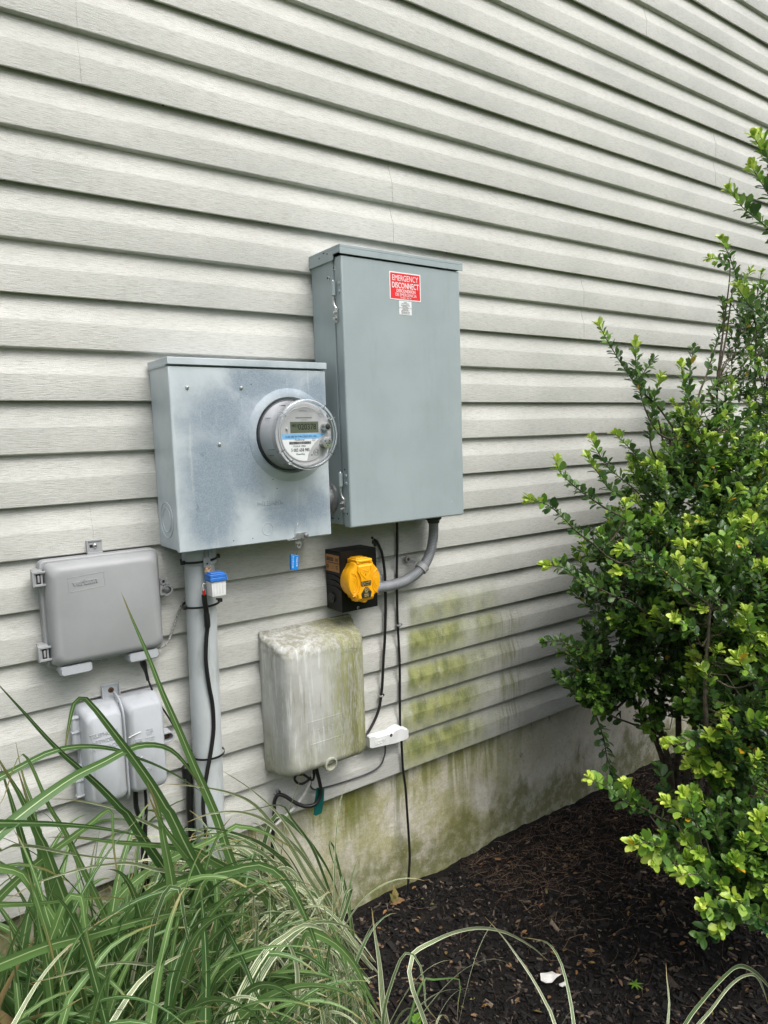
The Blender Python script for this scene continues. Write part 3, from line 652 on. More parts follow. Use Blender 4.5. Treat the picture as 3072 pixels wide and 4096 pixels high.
# raised x-shaped boss
bo=[(-.024,.050),(.024,.050),(.0265,.033),(.0175,.014),(.0165,-.002),(.023,-.024),(.0305,-.0345),(.0265,-.0500),(-.0265,-.0500),(-.0305,-.0345),(-.023,-.024),(-.0165,-.002),(-.0175,.014),(-.0265,.033)]
def bring(s,y): return [Vector((cx_+x*s,y,cz_+z*s)) for x,z in bo]
m=MB(); m.loft([bring(1.06,-.1296),bring(1.04,-.1325),bring(.97,-.1345)]); lidb(m,'boss',MT['yellow'],yl,smooth=30,bevel=.0008)
m=MB(); m.tube([(cx_-.020,-.1348,cz_+.046),(cx_-.020,-.1348,cz_+.030),(cx_,-.1348,cz_+.009),(cx_+.020,-.1348,cz_+.030),(cx_+.020,-.1348,cz_+.046)],.0011,6)
for dz in(.038,.033): m.tube([(cx_-.011,-.1348,cz_+dz),(cx_+.011,-.1348,cz_+dz)],.0010,6)
for sx in(-1,1):
    for q in(1,.72,.45): m.tube([(cx_+sx*(.052-.030*math.cos(t)*q*.62-.008),-.1302,cz_-.004+.030*q*math.sin(t)) for t in [R(-88+i*16) for i in range(12)]],.0009,6)
    m.tube([(cx_+sx*(.053-.034*math.cos(t)*.62-.006),-.1302,cz_-.004+.036*math.sin(t)) for t in [R(-90+i*15) for i in range(13)]],.0014,6)
lidb(m,'moulded_ridge',MT['yellow'],yl)
m=MB(); m.lathe((cx_-.022,-.1270,cz_+.0640),(1,0,0),[(0,.0065),(.044,.0065)],18); m.box(cx_-.028,cx_-.012,-.0825,-.1315,cz_+.0555,cz_+.0690); m.box(cx_+.016,cx_+.028,-.0825,-.1315,cz_+.0555,cz_+.0690); m.box(cx_-.020,cx_+.020,-.0825,-.1180,cz_+.0600,cz_+.0720); lidb(m,'lid_hinge',MT['yellow'],ib,bevel=.0018)
m=MB(); m.lathe((cx_+.001,-.0990,cz_-.0535),A,[(0,.0135),(.024,.0130),(.0255,.011)],24); lidb(m,'lid_tab',MT['yellow'],ib)
yb=-.1348
def blk(pts,name): 
    m=MB(); m.loft([[Vector((cx_+x,yb+.0006,cz_-.0045+z)) for x,z in pts],[Vector((cx_+x,yb-.0004,cz_-.0045+z)) for x,z in pts]]); return lidb(m,name,MT['ink'],yl)
p1=blk([(-.0165,.0075),(.0165,.0075),(.0175,.0060),(.0175,-.0060),(.0165,-.0075),(-.0165,-.0075),(-.0175,-.0060),(-.0175,.0060)],'rating_plate')
p2=blk([(-.003,-.0105),(.004,-.0105),(.0195,-.028),(.0150,-.0440),(-.0160,-.0440),(-.0190,-.030)],'approval_plate')
m=MB(); m.lathe((cx_-.0110,yb-.0003,(cz_-.0045)),A,[(0,.0052),(.0004,.0052),(.0004,.0044),(0,.0042)],24,(False,False)); text(m,'L14-30P',cx_+.0055,(cz_-.0045)+.0028,.0190,.0046,yb-.0007,off=.01); text(m,'125/250V 30A',cx_+.0055,(cz_-.0045)-.0036,.0180,.0026,yb-.0007); 
for a0 in(30,120,210,300): a=R(a0); m.box(cx_-.0110+.0026*math.cos(a)-.0006,cx_-.0110+.0026*math.cos(a)+.0006,yb-.0007,yb-.0003,(cz_-.0045)+.0026*math.sin(a)-.0006,(cz_-.0045)+.0026*math.sin(a)+.0006)
lidb(m,'lettering',MT['gold'],p1)
m=MB(); m.lathe((cx_+.0005,yb-.0003,(cz_-.0045)-.0200),A,[(0,.0066),(.0004,.0066),(.0004,.0054),(0,.0052)],26,(False,False)); text(m,'ETL',cx_+.0005,(cz_-.0045)-.0200,.0075,.0050,yb-.0007,off=.02); text(m,'c',cx_-.0092,(cz_-.0045)-.0225,.0025,.0025,yb-.0007); text(m,'us',cx_+.0100,(cz_-.0045)-.0225,.0040,.0026,yb-.0007); text(m,'Intertek',cx_,(cz_-.0045)-.0330,.0155,.0040,yb-.0007,off=.02); text(m,'4003058',cx_,(cz_-.0045)-.0390,.0160,.0036,yb-.0007,off=.02); m.box(cx_-.006,cx_+.007,yb-.0007,yb-.0003,(cz_-.0045)-.0286,(cz_-.0045)-.0282)
lidb(m,'lettering',MT['gold'],p2)
m=MB(); text(m,'l',cx_,cz_+.0225,.0020,.0065,-.1350,off=.05); lidb(m,'mark',MT['ink'],yl)

# ================================================================ flexible conduit
fx=thing('flexible_conduit','ribbed grey flexible conduit curving from the disconnect box to the inlet box','conduit',(1.27,-.05,1.0))
path=cr([(1.388,-.05,1.19),(1.388,-.05,1.156),(1.384,-.05,1.124),(1.372,-.05,1.086),(1.349,-.05,1.053),(1.318,-.05,1.030),(1.277,-.048,1.013),(1.232,-.045,1.006),(1.16,-.043,1.006)],.00115)
m=MB(); m.tube(path,[.0150+(.0009 if i%4<2 else -.0006) for i in range(len(path))],20); m.build('ribbed_tube',MT['flex'],fx,smooth=60)
m=MB(); m.lathe((1.388,-.05,1.2095),(0,0,-1),[(0,.0165),(.004,.0165),(.004,.0225),(.024,.0225),(.026,.019),(.034,.018)],28); 
for i in range(12): a=2*math.pi*i/12; m.box(1.388+.0225*math.cos(a)-.002,1.388+.0225*math.cos(a)+.002,-.05+.0225*math.sin(a)-.002,-.05+.0225*math.sin(a)+.002,1.187,1.203)
m.build('connector',MT['cdark'],fx)
m=MB(); m.lathe((1.148,-.043,1.006),(1,0,0),[(0,.0175),(.004,.0205),(.013,.0205),(.016,.0175),(.024,.0170)],28); m.build('connector',MT['flex'],fx)
st=thing('conduit_strap','pale grey two-screw strap holding the ribbed conduit to the siding','strap',(1.34,-.02,1.0))
i0=min(range(len(path)),key=lambda i:(path[i]-Vector((1.338,-.05,1.044))).length); pc=path[i0]; td=(path[i0+3]-path[i0-3]).normalized()
m=MB(); m.lathe(pc-td*.009,td,[(0,.0168),(0,.0195),(.018,.0195),(.018,.0168)],28,(False,False))
up=td.cross(Vector((0,1,0))).normalized()
for sg in(-1,1):
    e=Vector((pc.x,-.006,pc.z))+up*(.029*sg)
    ring0=[];ring1=[]
    for k in range(12):
        a=2*math.pi*k/12; p=e+up*(.010*math.cos(a))+td*(.009*math.sin(a)); ring0.append(p+Vector((0,.006,0))); ring1.append(p+Vector((0,-.001,0)))
    m.loft([ring0,ring1]); a0=e-up*(.008*sg); b0=Vector((pc.x,-.03,pc.z))+up*(.0185*sg)
    m.loft([[a0+td*.006+Vector((0,d,0)) for d in(.0,-.003)]+[a0-td*.006+Vector((0,d,0)) for d in(-.003,0)],[b0+td*.006+Vector((0,d,0)) for d in(.0,-.003)]+[b0-td*.006+Vector((0,d,0)) for d in(-.003,0)]])
m.build('strap_band',MT['util'],st,bevel=.0006)
for sg in(-1,1):
    e=Vector((pc.x,-.007,pc.z))+up*(.029*sg); screw(st,e,(0,-1,0),.005,'rust',slot=False)

# ================================================================ grey service pipe
pp=thing('service_pipe','fat pale grey pvc pipe running down the siding from the meter enclosure','pipe',(.632,-.045,0))
m=MB(); m.tube([(.645,-.045,1.185),(.640,-.045,.85),(.633,-.045,.50),(.626,-.045,.1),(.622,-.045,-.15)],.0365,36); m.build('pipe',MT['pvc'],pp)
m=MB(); m.lathe((.6455,-.045,1.190),(-.012,0,-1),[(0,.0385),(.004,.0415),(.040,.0415),(.0425,.0400),(.0435,.0372)],40); m.build('coupling',MT['pvc'],pp)
m=MB(); m.box(.6355,.653,-.0955,-.0935,1.128,1.168); 
gb=thing('grounding_terminal_box','small white terminal box with a blue snap cap strapped to the grey pipe','terminal box',(.652,-.11,1.078))
m.box(.6405,.6425,-.0935,-.0905,1.15,1.185); m.box(.6495,.6515,-.0935,-.0905,1.15,1.185); pl=m.build('mounting_tab',MT['dullmetal'],gb,bevel=.0004)
m=MB(); m.lathe((.6445,-.0956,1.1525),A,[(0,.0024),(.0003,.0024)],14); m.build('tab_hole',MT['dark'],pl)
m=MB(); 
m.loft([rr(.6365,.6535,1.129,1.1455,.001,-.0957),rr(.638,.6535,1.129,1.142,.001,-.0985)]); m.build('mud_nest',MT['brownstain'],gb)
def tapered(m,x0,x1,y0,y1,z0,z1,k): 
    m.loft([[Vector(p) for p in((x0,y1,z1),(x1,y1,z1),(x1,y0,z1),(x0,y0,z1))],[Vector(p) for p in((x0+k,y1-k,z0),(x1-k,y1-k,z0),(x1-k,y0+k,z0),(x0+k,y0+k,z0))]])
m=MB(); tapered(m,.6375,.6745,-.132,-.098,1.0775,1.118,.0012); m.build('white_body',MT['white'],gb,bevel=.001)
m=MB()
for i in range(4): m.box(.6435+i*.0072,.6443+i*.0072,-.1328,-.1305,1.082+.002*(i%2),1.110)
m.build('body_rib',MT['white'],gb)
m=MB(); m.box(.6345,.6775,-.135,-.095,1.1135,1.1225); m.box(.6355,.6760,-.1335,-.0965,1.1225,1.1305); m.box(.640,.672,-.128,-.100,1.1305,1.1335); m.build('blue_cap',MT['blue'],gb,bevel=.0012)
# cable running down the front of the pipe
pc_=thing('black_ground_cable','black cable with a red crimp hanging from the white terminal box down the pipe','cable',(.63,-.09,.42))
m=MB(); m.tube(cr([(.6325,-.105,1.106),(.629,-.104,1.108),(.627,-.103,1.100),(.629,-.102,1.088)],.003),.0018,8); m.build('bare_lead',MT['wh'],pc_)
m=MB(); m.tube([(.629,-.102,1.091),(.6305,-.101,1.080)],.0034,10); m.build('red_crimp',MT['redwire'],pc_)
pth=cr([(.6305,-.1005,1.080),(.632,-.098,1.060),(.636,-.0935,1.040),(.6385,-.0895,1.000),(.634,-.0885,.968),(.630,-.0880,.915),(.634,-.0870,.857),(.641,-.0855,.80),(.6405,-.0850,.742),(.631,-.0850,.690),(.618,-.086,.640),(.607,-.088,.600),(.600,-.09,.55),(.60,-.10,.48),(.585,-.115,.42),(.56,-.11,.40)],.006)
m=MB(); m.tube(pth,[.0062 if i<8 else(.0072 if i<13 else .0050) for i in range(len(pth))],12); m.build('jacket',MT['black'],pc_)
def tie(x,z,yc,r,lab,tilt,hx=1):
    t=thing('cable_tie',lab,'cable tie',(x,yc,z),'black cable ties around the grey pipe')
    m=MB(); pts=[]
    N=40
    for i in range(N+1):
        a=2*math.pi*i/N; pts.append(Vector((x+r*math.cos(a),yc+r*1.0*math.sin(a)-(.007 if -2.2<math.atan2(math.sin(a),math.cos(a))<-1.1 else 0)*0,z+tilt*math.cos(a))))
    rings=[]
    for i in range(N):
        p=pts[i]; d=(p-Vector((x,yc,p.z))).normalized(); rings.append([p+d*.0006+Vector((0,0,.0026)),p+d*.0018+Vector((0,0,.0026)),p+d*.0018-Vector((0,0,.0026)),p+d*.0006-Vector((0,0,.0026))])
    rings.append(rings[0]); m.loft(rings,False,False); m.build('strap',MT['black'],t)
    for sg in ((-1,1) if hx==2 else (-1,)):
        m=MB(); m.box(x+sg*(r+.001)-.005,x+sg*(r+.001)+.005,yc-.014,yc-.004,z-tilt*-sg-.0048,z-tilt*-sg+.0048); m.build('head',MT['black'],t,bevel=.001)
tie(.6445,1.158,-.045,.0435,'black cable tie around the pipe coupling, topmost of the three',.003,2)
tie(.6415,1.049,-.050,.0440,'black cable tie around the pipe just below the white terminal box',.002,2)
tie(.6350,.668,-.048,.0410,'thin black cable tie low on the pipe above the grass',-.001,1)
m=MB(); m.tube(cr([(.592,-.02,.640),(.594,-.022,.60),(.590,-.022,.52),(.592,-.02,.44),(.590,-.02,.2)],.01),.0085,12)
m.lathe((.586,-.022,.628),(0,0,1),[(-.02,.009),(.008,.010),(.012,.006)],10)
single('black_riser_cable',m,MT['black'],'thick black cable rising beside the grey pipe behind the grass','cable')

# ================================================================ upper utility box (left)
vb=thing('internet_terminal_box','smooth mid-grey utility box with an embossed name, upper of the two at left','utility box',(.42,-.03,.95))
m=MB(); m.loft([rr(.289,.549,.953,1.195,.014,0),rr(.289,.549,.953,1.195,.014,-.029),rr(.291,.547,.955,1.193,.013,-.031)]); m.build('base_tray',MT['util'],vb)
m=MB(); L=[(.296,.543,.960,1.190,.014,-.0312),(.297,.541,.962,1.189,.016,-.050),(.301,.536,.966,1.185,.020,-.064),(.306,.531,.972,1.180,.021,-.0705),(.314,.523,.980,1.172,.018,-.0732)]
m.loft([rr(a,b_,c_,d_,e_,y_,8) for a,b_,c_,d_,e_,y_ in L]); cv=m.build('cover',MT['util'],vb,smooth=50)
m=MB(); text(m,'verizon',.372,1.1455,.052,.0125,-.0730,extr=.08,off=.02,rot=R(3)); m.build('embossed_lettering',MT['util'],cv)
m=MB(); rc=[(.3375,1.1260),(.4130,1.1310),(.4120,1.1625),(.3365,1.1580)]; m.tube([(x,-.0733,z) for x,z in rc+[rc[0]]],.0005,6); m.build('embossed_frame',MT['util'],cv)
m=MB(); m.box(.396,.431,-.003,0,1.19,1.227); m.box(.396,.399,-.009,-.003,1.19,1.227); m.box(.396,.431,-.008,-.003,1.1925,1.1985); m.box(.398,.431,-.0052,-.003,1.223,1.227); tb_=m.build('mounting_tab',MT['util'],vb,bevel=.0008)
m=MB(); m.box(.4035,.418,-.0034,-.0028,1.209,1.216); m.build('slot',MT['dark'],tb_); screw(vb,(.415,-.0036,1.2125),A,.0055)
for zc in(1.160,.995):
    m=MB(); m.box(.2745,.2925,-.047,-.012,zc-.0185,zc+.0185); m.box(.2715,.276,-.0505,-.030,zc-.0175,zc+.0175); m.box(.2745,.300,-.051,-.046,zc+.0115,zc+.0165); m.box(.2745,.300,-.051,-.046,zc-.0165,zc-.0115); lt=m.build('side_latch',MT['util'],vb,bevel=.0009)
    m=MB(); m.box(.2795,.2885,-.0476,-.0465,zc-.0105,zc+.0105); m.build('slot',MT['dark'],lt); m=MB(); m.box(.2820,.2860,-.0495,-.0470,zc-.0075,zc+.0075); m.build('latch_bar',MT['util'],lt,bevel=.0005)
for a,b_ in((.310,.377),(.457,.526)):
    m=MB(); m.loft([rr(a,b_,.941,.962,.006,-.008),rr(a,b_,.939,.962,.006,-.060),rr(a+.002,b_-.002,.943,.962,.006,-.0655)]); m.build('cable_foot',MT['util2'],vb)
m=MB(); m.box(.383,.425,-.004,0,.938,.953); m.box(.383,.425,-.012,-.004,.950,.953); m.build('lower_tab',MT['util'],vb,bevel=.0008); screw(vb,(.4075,-.0042,.944),A,.0035)
m=MB(); m.lathe((.566,-.018,1.0905),A,[(0,.0130),(.016,.0130),(.016,.0095),(.010,.0090)],28,(True,False)); m.box(.548,.556,-.034,-.010,1.080,1.104); m.lathe((.558,-.020,1.113),A,[(0,.0085),(.012,.0085)],20); lg=m.build('lock_lug',MT['util'],vb)
m=MB(); m.lathe((.558,-.0321,1.113),A,[(0,.0035),(.0004,.0035)],14); m.build('lug_hole',MT['dark'],lg); m=MB(); m.lathe((.566,-.022,1.0905),A,[(0,.0075),(.008,.0070),(.009,.0045)],18); m.lathe((.566,-.0305,1.0905),A,[(0,.0035),(.002,.003)],6); m.build('lug_bolt',MT['dullmetal'],lg)
m=MB(); m.tube(cr([(.490,-.035,.955),(.4965,-.03,.930),(.5035,-.026,.902),(.5085,-.022,.878)],.004),[.0068,.0072,.0074,.0072,.0068,.0062,.0066,.0074,.0078,.0074,.0066,.0056,.005,.0045,.004,.004,.004,.004,.004,.004,.004,.004][:len(cr([(.490,-.035,.955),(.4965,-.03,.930),(.5035,-.026,.902),(.5085,-.022,.878)],.004))],12)
m.tube(cr([(.508,-.022,.882),(.518,-.02,.850),(.534,-.018,.812),(.560,-.015,.759),(.585,-.015,.70),(.60,-.015,.66)],.008),.0023,8)
single('black_drop_cable',m,MT['black'],'thin black cable with a fat sleeve dropping diagonally from the upper utility box','cable')
m=MB(); m.tube(cr([(.536,-.02,.950),(.556,-.014,.950),(.571,-.012,.966),(.587,-.011,1.001),(.602,-.010,1.036),(.618,-.009,1.058),(.64,-.008,1.08)],.006),.0027,8)
single('speckled_white_cord',m,MT['grim'],'dirty white cord curving between the upper utility box and the pipe','cord')

# ================================================================ telephone box (lower left)
tn=thing('telephone_interface_box','faded blue-grey telephone interface box half behind the grass, lower of the two at left','utility box',(.43,-.03,.62))
m=MB(); m.loft([rr(.343,.529,.622,.852,.016,0),rr(.343,.529,.622,.850,.016,-.026)]); m.build('base_tray',MT['util2'],tn)
def side(x0,x1,name,dy=0):
    m=MB(); m.loft([rr(x0,x1,.626,.852,.012,-.0262),rr(x0+.002,x1-.001,.628,.848,.014,-.052+dy),rr(x0+.006,x1-.003,.632,.840,.016,-.070+dy),rr(x0+.012,x1-.006,.638,.833,.014,-.0765+dy)]); return m.build(name,MT['util2'],tn,smooth=50)
s_a=side(.345,.434,'door_panel'); s_b=side(.436,.527,'door_panel',.002)
m=MB(); m.tube(cr([(.431,-.012,.862),(.431,-.045,.858),(.431,-.068,.845),(.431,-.078,.825),(.431,-.079,.76),(.431,-.079,.69),(.431,-.078,.640),(.431,-.060,.624)],.01),.0042,10,flat=.7); m.build('center_rib',MT['util2'],tn)
m=MB()
for i,(t_,w_) in enumerate((('TELEPHONE',.060),('NETWORK',.050),('INTERFACE',.060))): text(m,t_,.386+(w_-.06)*-.1,.796-i*.0155,w_,.0092,-.0763,extr=.10,off=.005,rot=R(1))
m.build('embossed_lettering',MT['util2'],s_a)
m=MB()
for t_,x_,z_,w_,h_ in (('TELCO',.488,.777,.016,.0035),('ACCESS',.488,.7715,.018,.0035),('ONLY',.488,.766,.013,.0035),('CUSTOMER',.488,.757,.024,.0035),('ACCESS',.488,.7515,.018,.0035),): text(m,t_,x_,z_,w_,h_,-.0747,extr=.08)
m.build('embossed_lettering',MT['util2'],s_b); m=MB(); text(m,'VISTA',.474,.683,.030,.0080,-.0747,extr=.08); m.build('embossed_lettering',MT['util2'],s_b); m=MB()
m.box(.455,.470,-.0760,-.0740,.755,.762); m.build('label_clip',MT['util2'],s_b)
m=MB(); 
for z_ in(.775,.715,): m.tube([(.440,-.0755,z_-.004),(.458,-.0765,z_+.001),(.468,-.0755,z_+.002)],.0010,8)
m.build('edge_glint',MT['label'],s_b)  # white strokes: light reflected off the door's edges, put in as colour
m=MB(); m.box(.405,.4465,-.003,0,.845,.884); m.box(.405,.408,-.010,-.003,.845,.880); m.box(.4435,.4465,-.010,-.003,.845,.880); m.box(.408,.4435,-.005,-.003,.879,.884); m.build('mounting_tab',MT['util2'],tn,bevel=.0008); screw(tn,(.427,-.0034,.868),A,.0065,'rust')
for z_ in(.797,.683):
    m=MB(); m.lathe((.3345,-.030,z_-.036),(0,0,1),[(0,.006),(.072,.006)],14); m.box(.3345,.346,-.034,-.020,z_-.036,z_+.036)
    for d in(-.037,0,.033): m.box(.3275,.345,-.0375,-.022,z_+d,z_+d+.004)
    m.build('hinge',MT['util2'],tn,bevel=.0006)
m=MB(); o_=[Vector((.545+.013*math.cos(R(a)),0,.731+.013*math.sin(R(a)))) for a in range(-100,101,15)]
ri=[Vector((.545+.010*math.cos(R(a)),0,.731+.010*math.sin(R(a)))) for a in range(100,-101,-15)]
O=[Vector((.528,0,.744))]+[p for p in reversed(o_)]+[Vector((.528,0,.718)),Vector((.528,0,.721))]+[p for p in reversed(ri)]+[Vector((.528,0,.741))]
m.loft([[p+Vector((0,-.006,0)) for p in O],[p+Vector((0,-.040,0)) for p in O]]); lg=m.build('lock_lug',MT['util2'],tn); 
m=MB(); m.lathe((.543,-.010,.730),A,[(0,.008),(.014,.008),(.016,.005)],16); m.build('lug_bolt',MT['rust'],lg)
m=MB(); m.tube(cr([(.46,-.03,.63),(.458,-.03,.58),(.47,-.025,.5),(.46,-.02,.3)],.02),.006,8); m.tube(cr([(.48,-.03,.63),(.482,-.03,.58),(.475,-.025,.45),(.48,-.02,.2)],.02),.004,8)
single('telephone_drop_cables',m,MT['black'],'black cables dropping from under the telephone box behind the grass','cable')

# ================================================================ mildewed cable box
cbx=thing('cable_service_box','mildewed streaky grey plastic cable box with a domed top below the black inlet box','utility box',(.95,-.06,.55))
m=MB(); m.loft([rr(.812,1.103,.555,.934,.006,-.0005),rr(.812,1.103,.555,.934,.006,-.010)]); m.build('back_plate',MT['cablebox'],cbx)
N=22
def cring(x0,x1,z0,ztl,ztr,arch,y,rad=.014,tn_=0):
    pts=[]
    def c_(cx,cz,a0,k=6):
        for i in range(k+1): a=R(a0+90*i/k); pts.append(Vector((cx+rad*math.cos(a),y,cz+rad*math.sin(a))))
    c_(x1-rad,ztr-rad,0)
    for i in range(1,14):
        t=i/14; x=x1-rad+(x0-x1+2*rad)*t; pts.append(Vector((x,y,ztr+(ztl-ztr)*t+arch*math.sin(math.pi*t)**.8)))
    c_(x0+rad,ztl-rad,90); c_(x0+rad,z0+rad,180); c_(x1-rad,z0+rad,270)
    return pts
R_=[cring(.811,1.106,.549,.926,.926,.002,-.0105,.008),cring(.811,1.104,.549,.925,.925,.003,-.020,.010),cring(.814,1.096,.552,.922,.921,.004,-.026,.012),cring(.816,1.086,.556,.917,.917,.005,-.070,.016),cring(.819,1.074,.562,.910,.910,.007,-.105,.020),cring(.824,1.064,.570,.901,.901,.008,-.122,.024),cring(.833,1.052,.580,.890,.890,.008,-.1305,.024),cring(.845,1.040,.590,.876,.876,.006,-.1325,.024)]
m=MB(); m.loft(R_); cc=m.build('cover',MT['cablebox'],cbx,smooth=60)
m=MB(); ov=[(1.013+.026*math.cos(R(a)),-.1330,.886-.003+.0075*math.sin(R(a))) for a in range(0,361,18)]; ov=[(p[0],p[1]+.0005,p[2]-.012) for p in ov]; m.tube(ov,.0006,6); text(m,'TELEWIRE',1.013,.871,.034,.006,-.1326,extr=.03); m.build('embossed_logo',MT['cablebox'],cc)
m=MB(); rc=[(.879,.645),(.985,.645),(.985,.706),(.879,.706)]; m.tube([(x,-.1327,z) for x,z in rc+[rc[0]]],.0007,6); text(m,'CABLE TV',.932,.676,.060,.012,-.1325,extr=.02); m.build('embossed_panel',MT['cablebox'],cc)
m=MB(); m.lathe((.940,-.103,.5785),(0.05,-1,-.1),[(0,.0185),(.034,.0185),(.0345,.0150),(.010,.0145)],32,(True,False)); lk=m.build('lock_collar',MT['cablebox'],cbx)
m=MB(); m.lathe((.940,-.1125,.5778),(0.05,-1,-.1),[(0,.0143),(.001,.0143)],24); m.build('collar_recess',MT['dark'],lk)
m=MB(); m.lathe((.938,-.1135,.5775),(0.05,-1,-.1),[(0,.006),(.008,.0058),(.009,.004)],16); m.build('lock_pin',MT['dullmetal'],lk)

# ================================================================ wall cables
def cable(name,pts,r,mat,label,cat='cable',step=.006,n=10):
    m=MB(); m.tube(cr(pts,step),r,n); return single(name,m,MT[mat],label,cat)
cable('black_coax_cable',[(1.196,.006,1.142),(1.204,-.008,1.135),(1.212,-.012,1.115),(1.219,-.013,1.094),(1.2265,-.012,1.038),(1.2265,-.012,.96),(1.224,-.012,.901),(1.217,-.012,.82),(1.213,-.012,.788),(1.205,-.012,.71),(1.200,-.012,.674),(1.187,-.013,.626),(1.160,-.015,.586),(1.126,-.02,.557),(1.09,-.03,.54)],.0043,'black','black coax cable from the wall hole bowing down to the mildewed box')
cable('long_ground_cable',[(1.280,-.010,1.207),(1.278,-.010,1.12),(1.274,-.009,1.032),(1.271,-.009,.893),(1.274,-.009,.751),(1.270,-.009,.62),(1.268,-.010,.552),(1.268,-.014,.504),(1.274,-.009,.42),(1.281,-.010,.35),(1.288,-.006,.262),(1.293,-.004,.182),(1.288,-.012,.113),(1.271,-.02,.02),(1.262,-.03,-.04)],.0040,'black','long straight black cable from the disconnect box through the white splitter into the mulch')
cable('thin_grey_wire',[(1.201,-.020,.530),(1.203,-.018,.500),(1.204,-.012,.479),(1.190,-.008,.449),(1.145,-.007,.438),(1.08,-.007,.438),(1.022,-.008,.441),(.982,-.010,.446),(.955,-.014,.452),(.941,-.018,.468),(.938,-.03,.49),(.942,-.045,.53),(.944,-.05,.57)],.0024,'cdark','thin dark grey wire sagging from the white splitter to under the mildewed box','wire',.005,8)
cable('white_cable',[(.940,-.05,.575),(.934,-.045,.526),(.928,-.038,.493),(.912,-.030,.459),(.891,-.026,.435),(.867,-.022,.417),(.843,-.018,.402),(.815,-.015,.385),(.79,-.015,.36)],.0042,'wh','white cable running down to the left from under the mildewed box')
cable('looped_black_cable',[(.945,-.05,.58),(.944,-.05,.533),(.952,-.05,.49),(.955,-.05,.455),(.938,-.048,.430),(.909,-.043,.430),(.881,-.035,.447),(.856,-.026,.470),(.838,-.020,.478),(.827,-.018,.461),(.825,-.018,.432),(.818,-.018,.379),(.812,-.018,.30),(.80,-.02,.18),(.79,-.02,0)],.0052,'black','thick black cable looping below the mildewed box and down behind the grass')
cable('coiled_black_cable',[(.938,-.06,.575),(.935,-.048,.53),(.930,-.042,.508),(.908,-.040,.496),(.889,-.040,.503),(.880,-.040,.517),(.888,-.040,.527),(.909,-.041,.520),(.924,-.044,.506),(.934,-.046,.50),(.94,-.045,.52)],.0034,'black','small coil of black cable under the left bottom corner of the mildewed box',step=.004)
cable('siding_wire',[(1.160,.003,1.078),(1.20,.0,1.0765),(1.24,-.001,1.077),(1.27,.0,1.081),(1.31,.003,1.0835),(1.34,.007,1.085)],.0014,'util','thin grey wire poking out along a siding lap beside the inlet box','wire',.006,6)
cable('stray_wire',[(1.60,.006,.974),(1.68,-.001,.9695),(1.74,-.003,.9660),(1.80,-.002,.9680),(1.86,.0,.9705),(1.93,.006,.9735)],.0012,'black','thin black wire sagging out of a siding lap left of the bush','wire',.006,6)
m=MB(); pts=[(.9455,.473),(.971,.463),(.9695,.425),(.9635,.388),(.945,.386),(.937,.392),(.939,.43)]
m.loft([[Vector((x,-.033-.01*(z-.38)/.09,z)) for x,z in pts],[Vector((x,-.0345-.01*(z-.38)/.09,z)) for x,z in pts]]); single('green_cable_tag',m,MT['green'],'dark green plastic tag hanging from the cables under the mildewed box','tag',bevel=.0003)
def clip(x,z,lab,sx=1,rusty=False):
    t=thing('cable_clip',lab,'cable clip',(x,-.008,z),'clear cable clips on the siding')
    m=MB(); m.tube([(x-.007,-.0075+.0075*0,z),(x-.006,-.013,z),(x-.002,-.0175,z),(x+.003,-.0165,z),(x+.006,-.010,z),(x+.012,-.005,z)],.0035,8,flat=.4); m.box(x+.003,x+.012,-.010,0,z-.005,z+.005); m.build('plastic_saddle',MT['util'],t,bevel=.0008)
    screw(t,(x+.009,-.0105,z+.001),A,.0045,'rust' if rusty else 'dullmetal','nail',False)
clip(1.2735,.870,'small clear clip with a nail on the long straight black cable')
clip(1.1985,.666,'small clip with a rusty nail low on the bowed black coax cable',rusty=True)
clip(.838,.478,'small clip where the thick black cable loop turns down',rusty=True)
# white splitter
sp=thing('white_splitter_block','white plastic bonding block on the long black cable near the bottom of the siding','splitter',(1.21,-.02,.515))
def wring(y,g=0):
    P=[(1.1345,.5310),(1.1380,.5270),(1.2235,.5175),(1.2300,.5165),(1.2760,.5180),(1.2810,.5210),(1.2815,.5450),(1.2770,.5500),(1.2680,.5510),(1.2620,.5570),(1.2500,.5610),(1.2280,.5575),(1.2200,.5530),(1.1560,.5560),(1.1470,.5640),(1.1365,.5655),(1.1335,.5620)]
    c=(1.207,.540); return [Vector((c[0]+(x-c[0])*(1-g),y,c[1]+(z-c[1])*(1-g*2.4))) for x,z in P]
m=MB(); m.loft([wring(-.002),wring(-.030),wring(-.036,.02),wring(-.038,.045)]); wb_=m.build('block',MT['white'],sp,smooth=35)
m=MB(); text(m,'ECON',1.172,.5400,.040,.013,-.038,extr=.05,off=.02); m.box(1.133,1.1375,-.0395,-.033,.532,.562); m.build('embossed_lettering',MT['white'],wb_)
m=MB(); m.lathe((1.2125,-.0378,.5480),A,[(0,.0048),(.0006,.0048)],18); m.build('screw_hole',MT['dark'],wb_)
m=MB(); m.lathe((1.2125,-.0382,.5475),A,[(0,.0030),(.0006,.0024)],6); m.build('green_screw',MT['green'],wb_)
m=MB()
random.seed(5)
for (x,y,z,r) in [(1.189,.003,1.139,.006),(1.181,.004,1.141,.005),(1.196,-.002,1.133,.007),(1.200,-.004,1.124,.005),(1.174,.004,1.138,.004),(1.193,.0,1.145,.005)]:
    bm=bmesh.new(); bmesh.ops.create_icosphere(bm,subdivisions=2,radius=1); 
    vv=[Vector((x,y,z))+Vector(v.co)*r*(1+.35*noise.noise(v.co*2+Vector((x*90,0,0)))) for v in bm.verts]; ff=[tuple(v.index for v in f.verts) for f in bm.faces]; bm.free(); m.add(vv,ff)
single('sealant_lump',m,MT['putty'],'lumpy dirty sealant where the coax cable enters the wall','sealant')

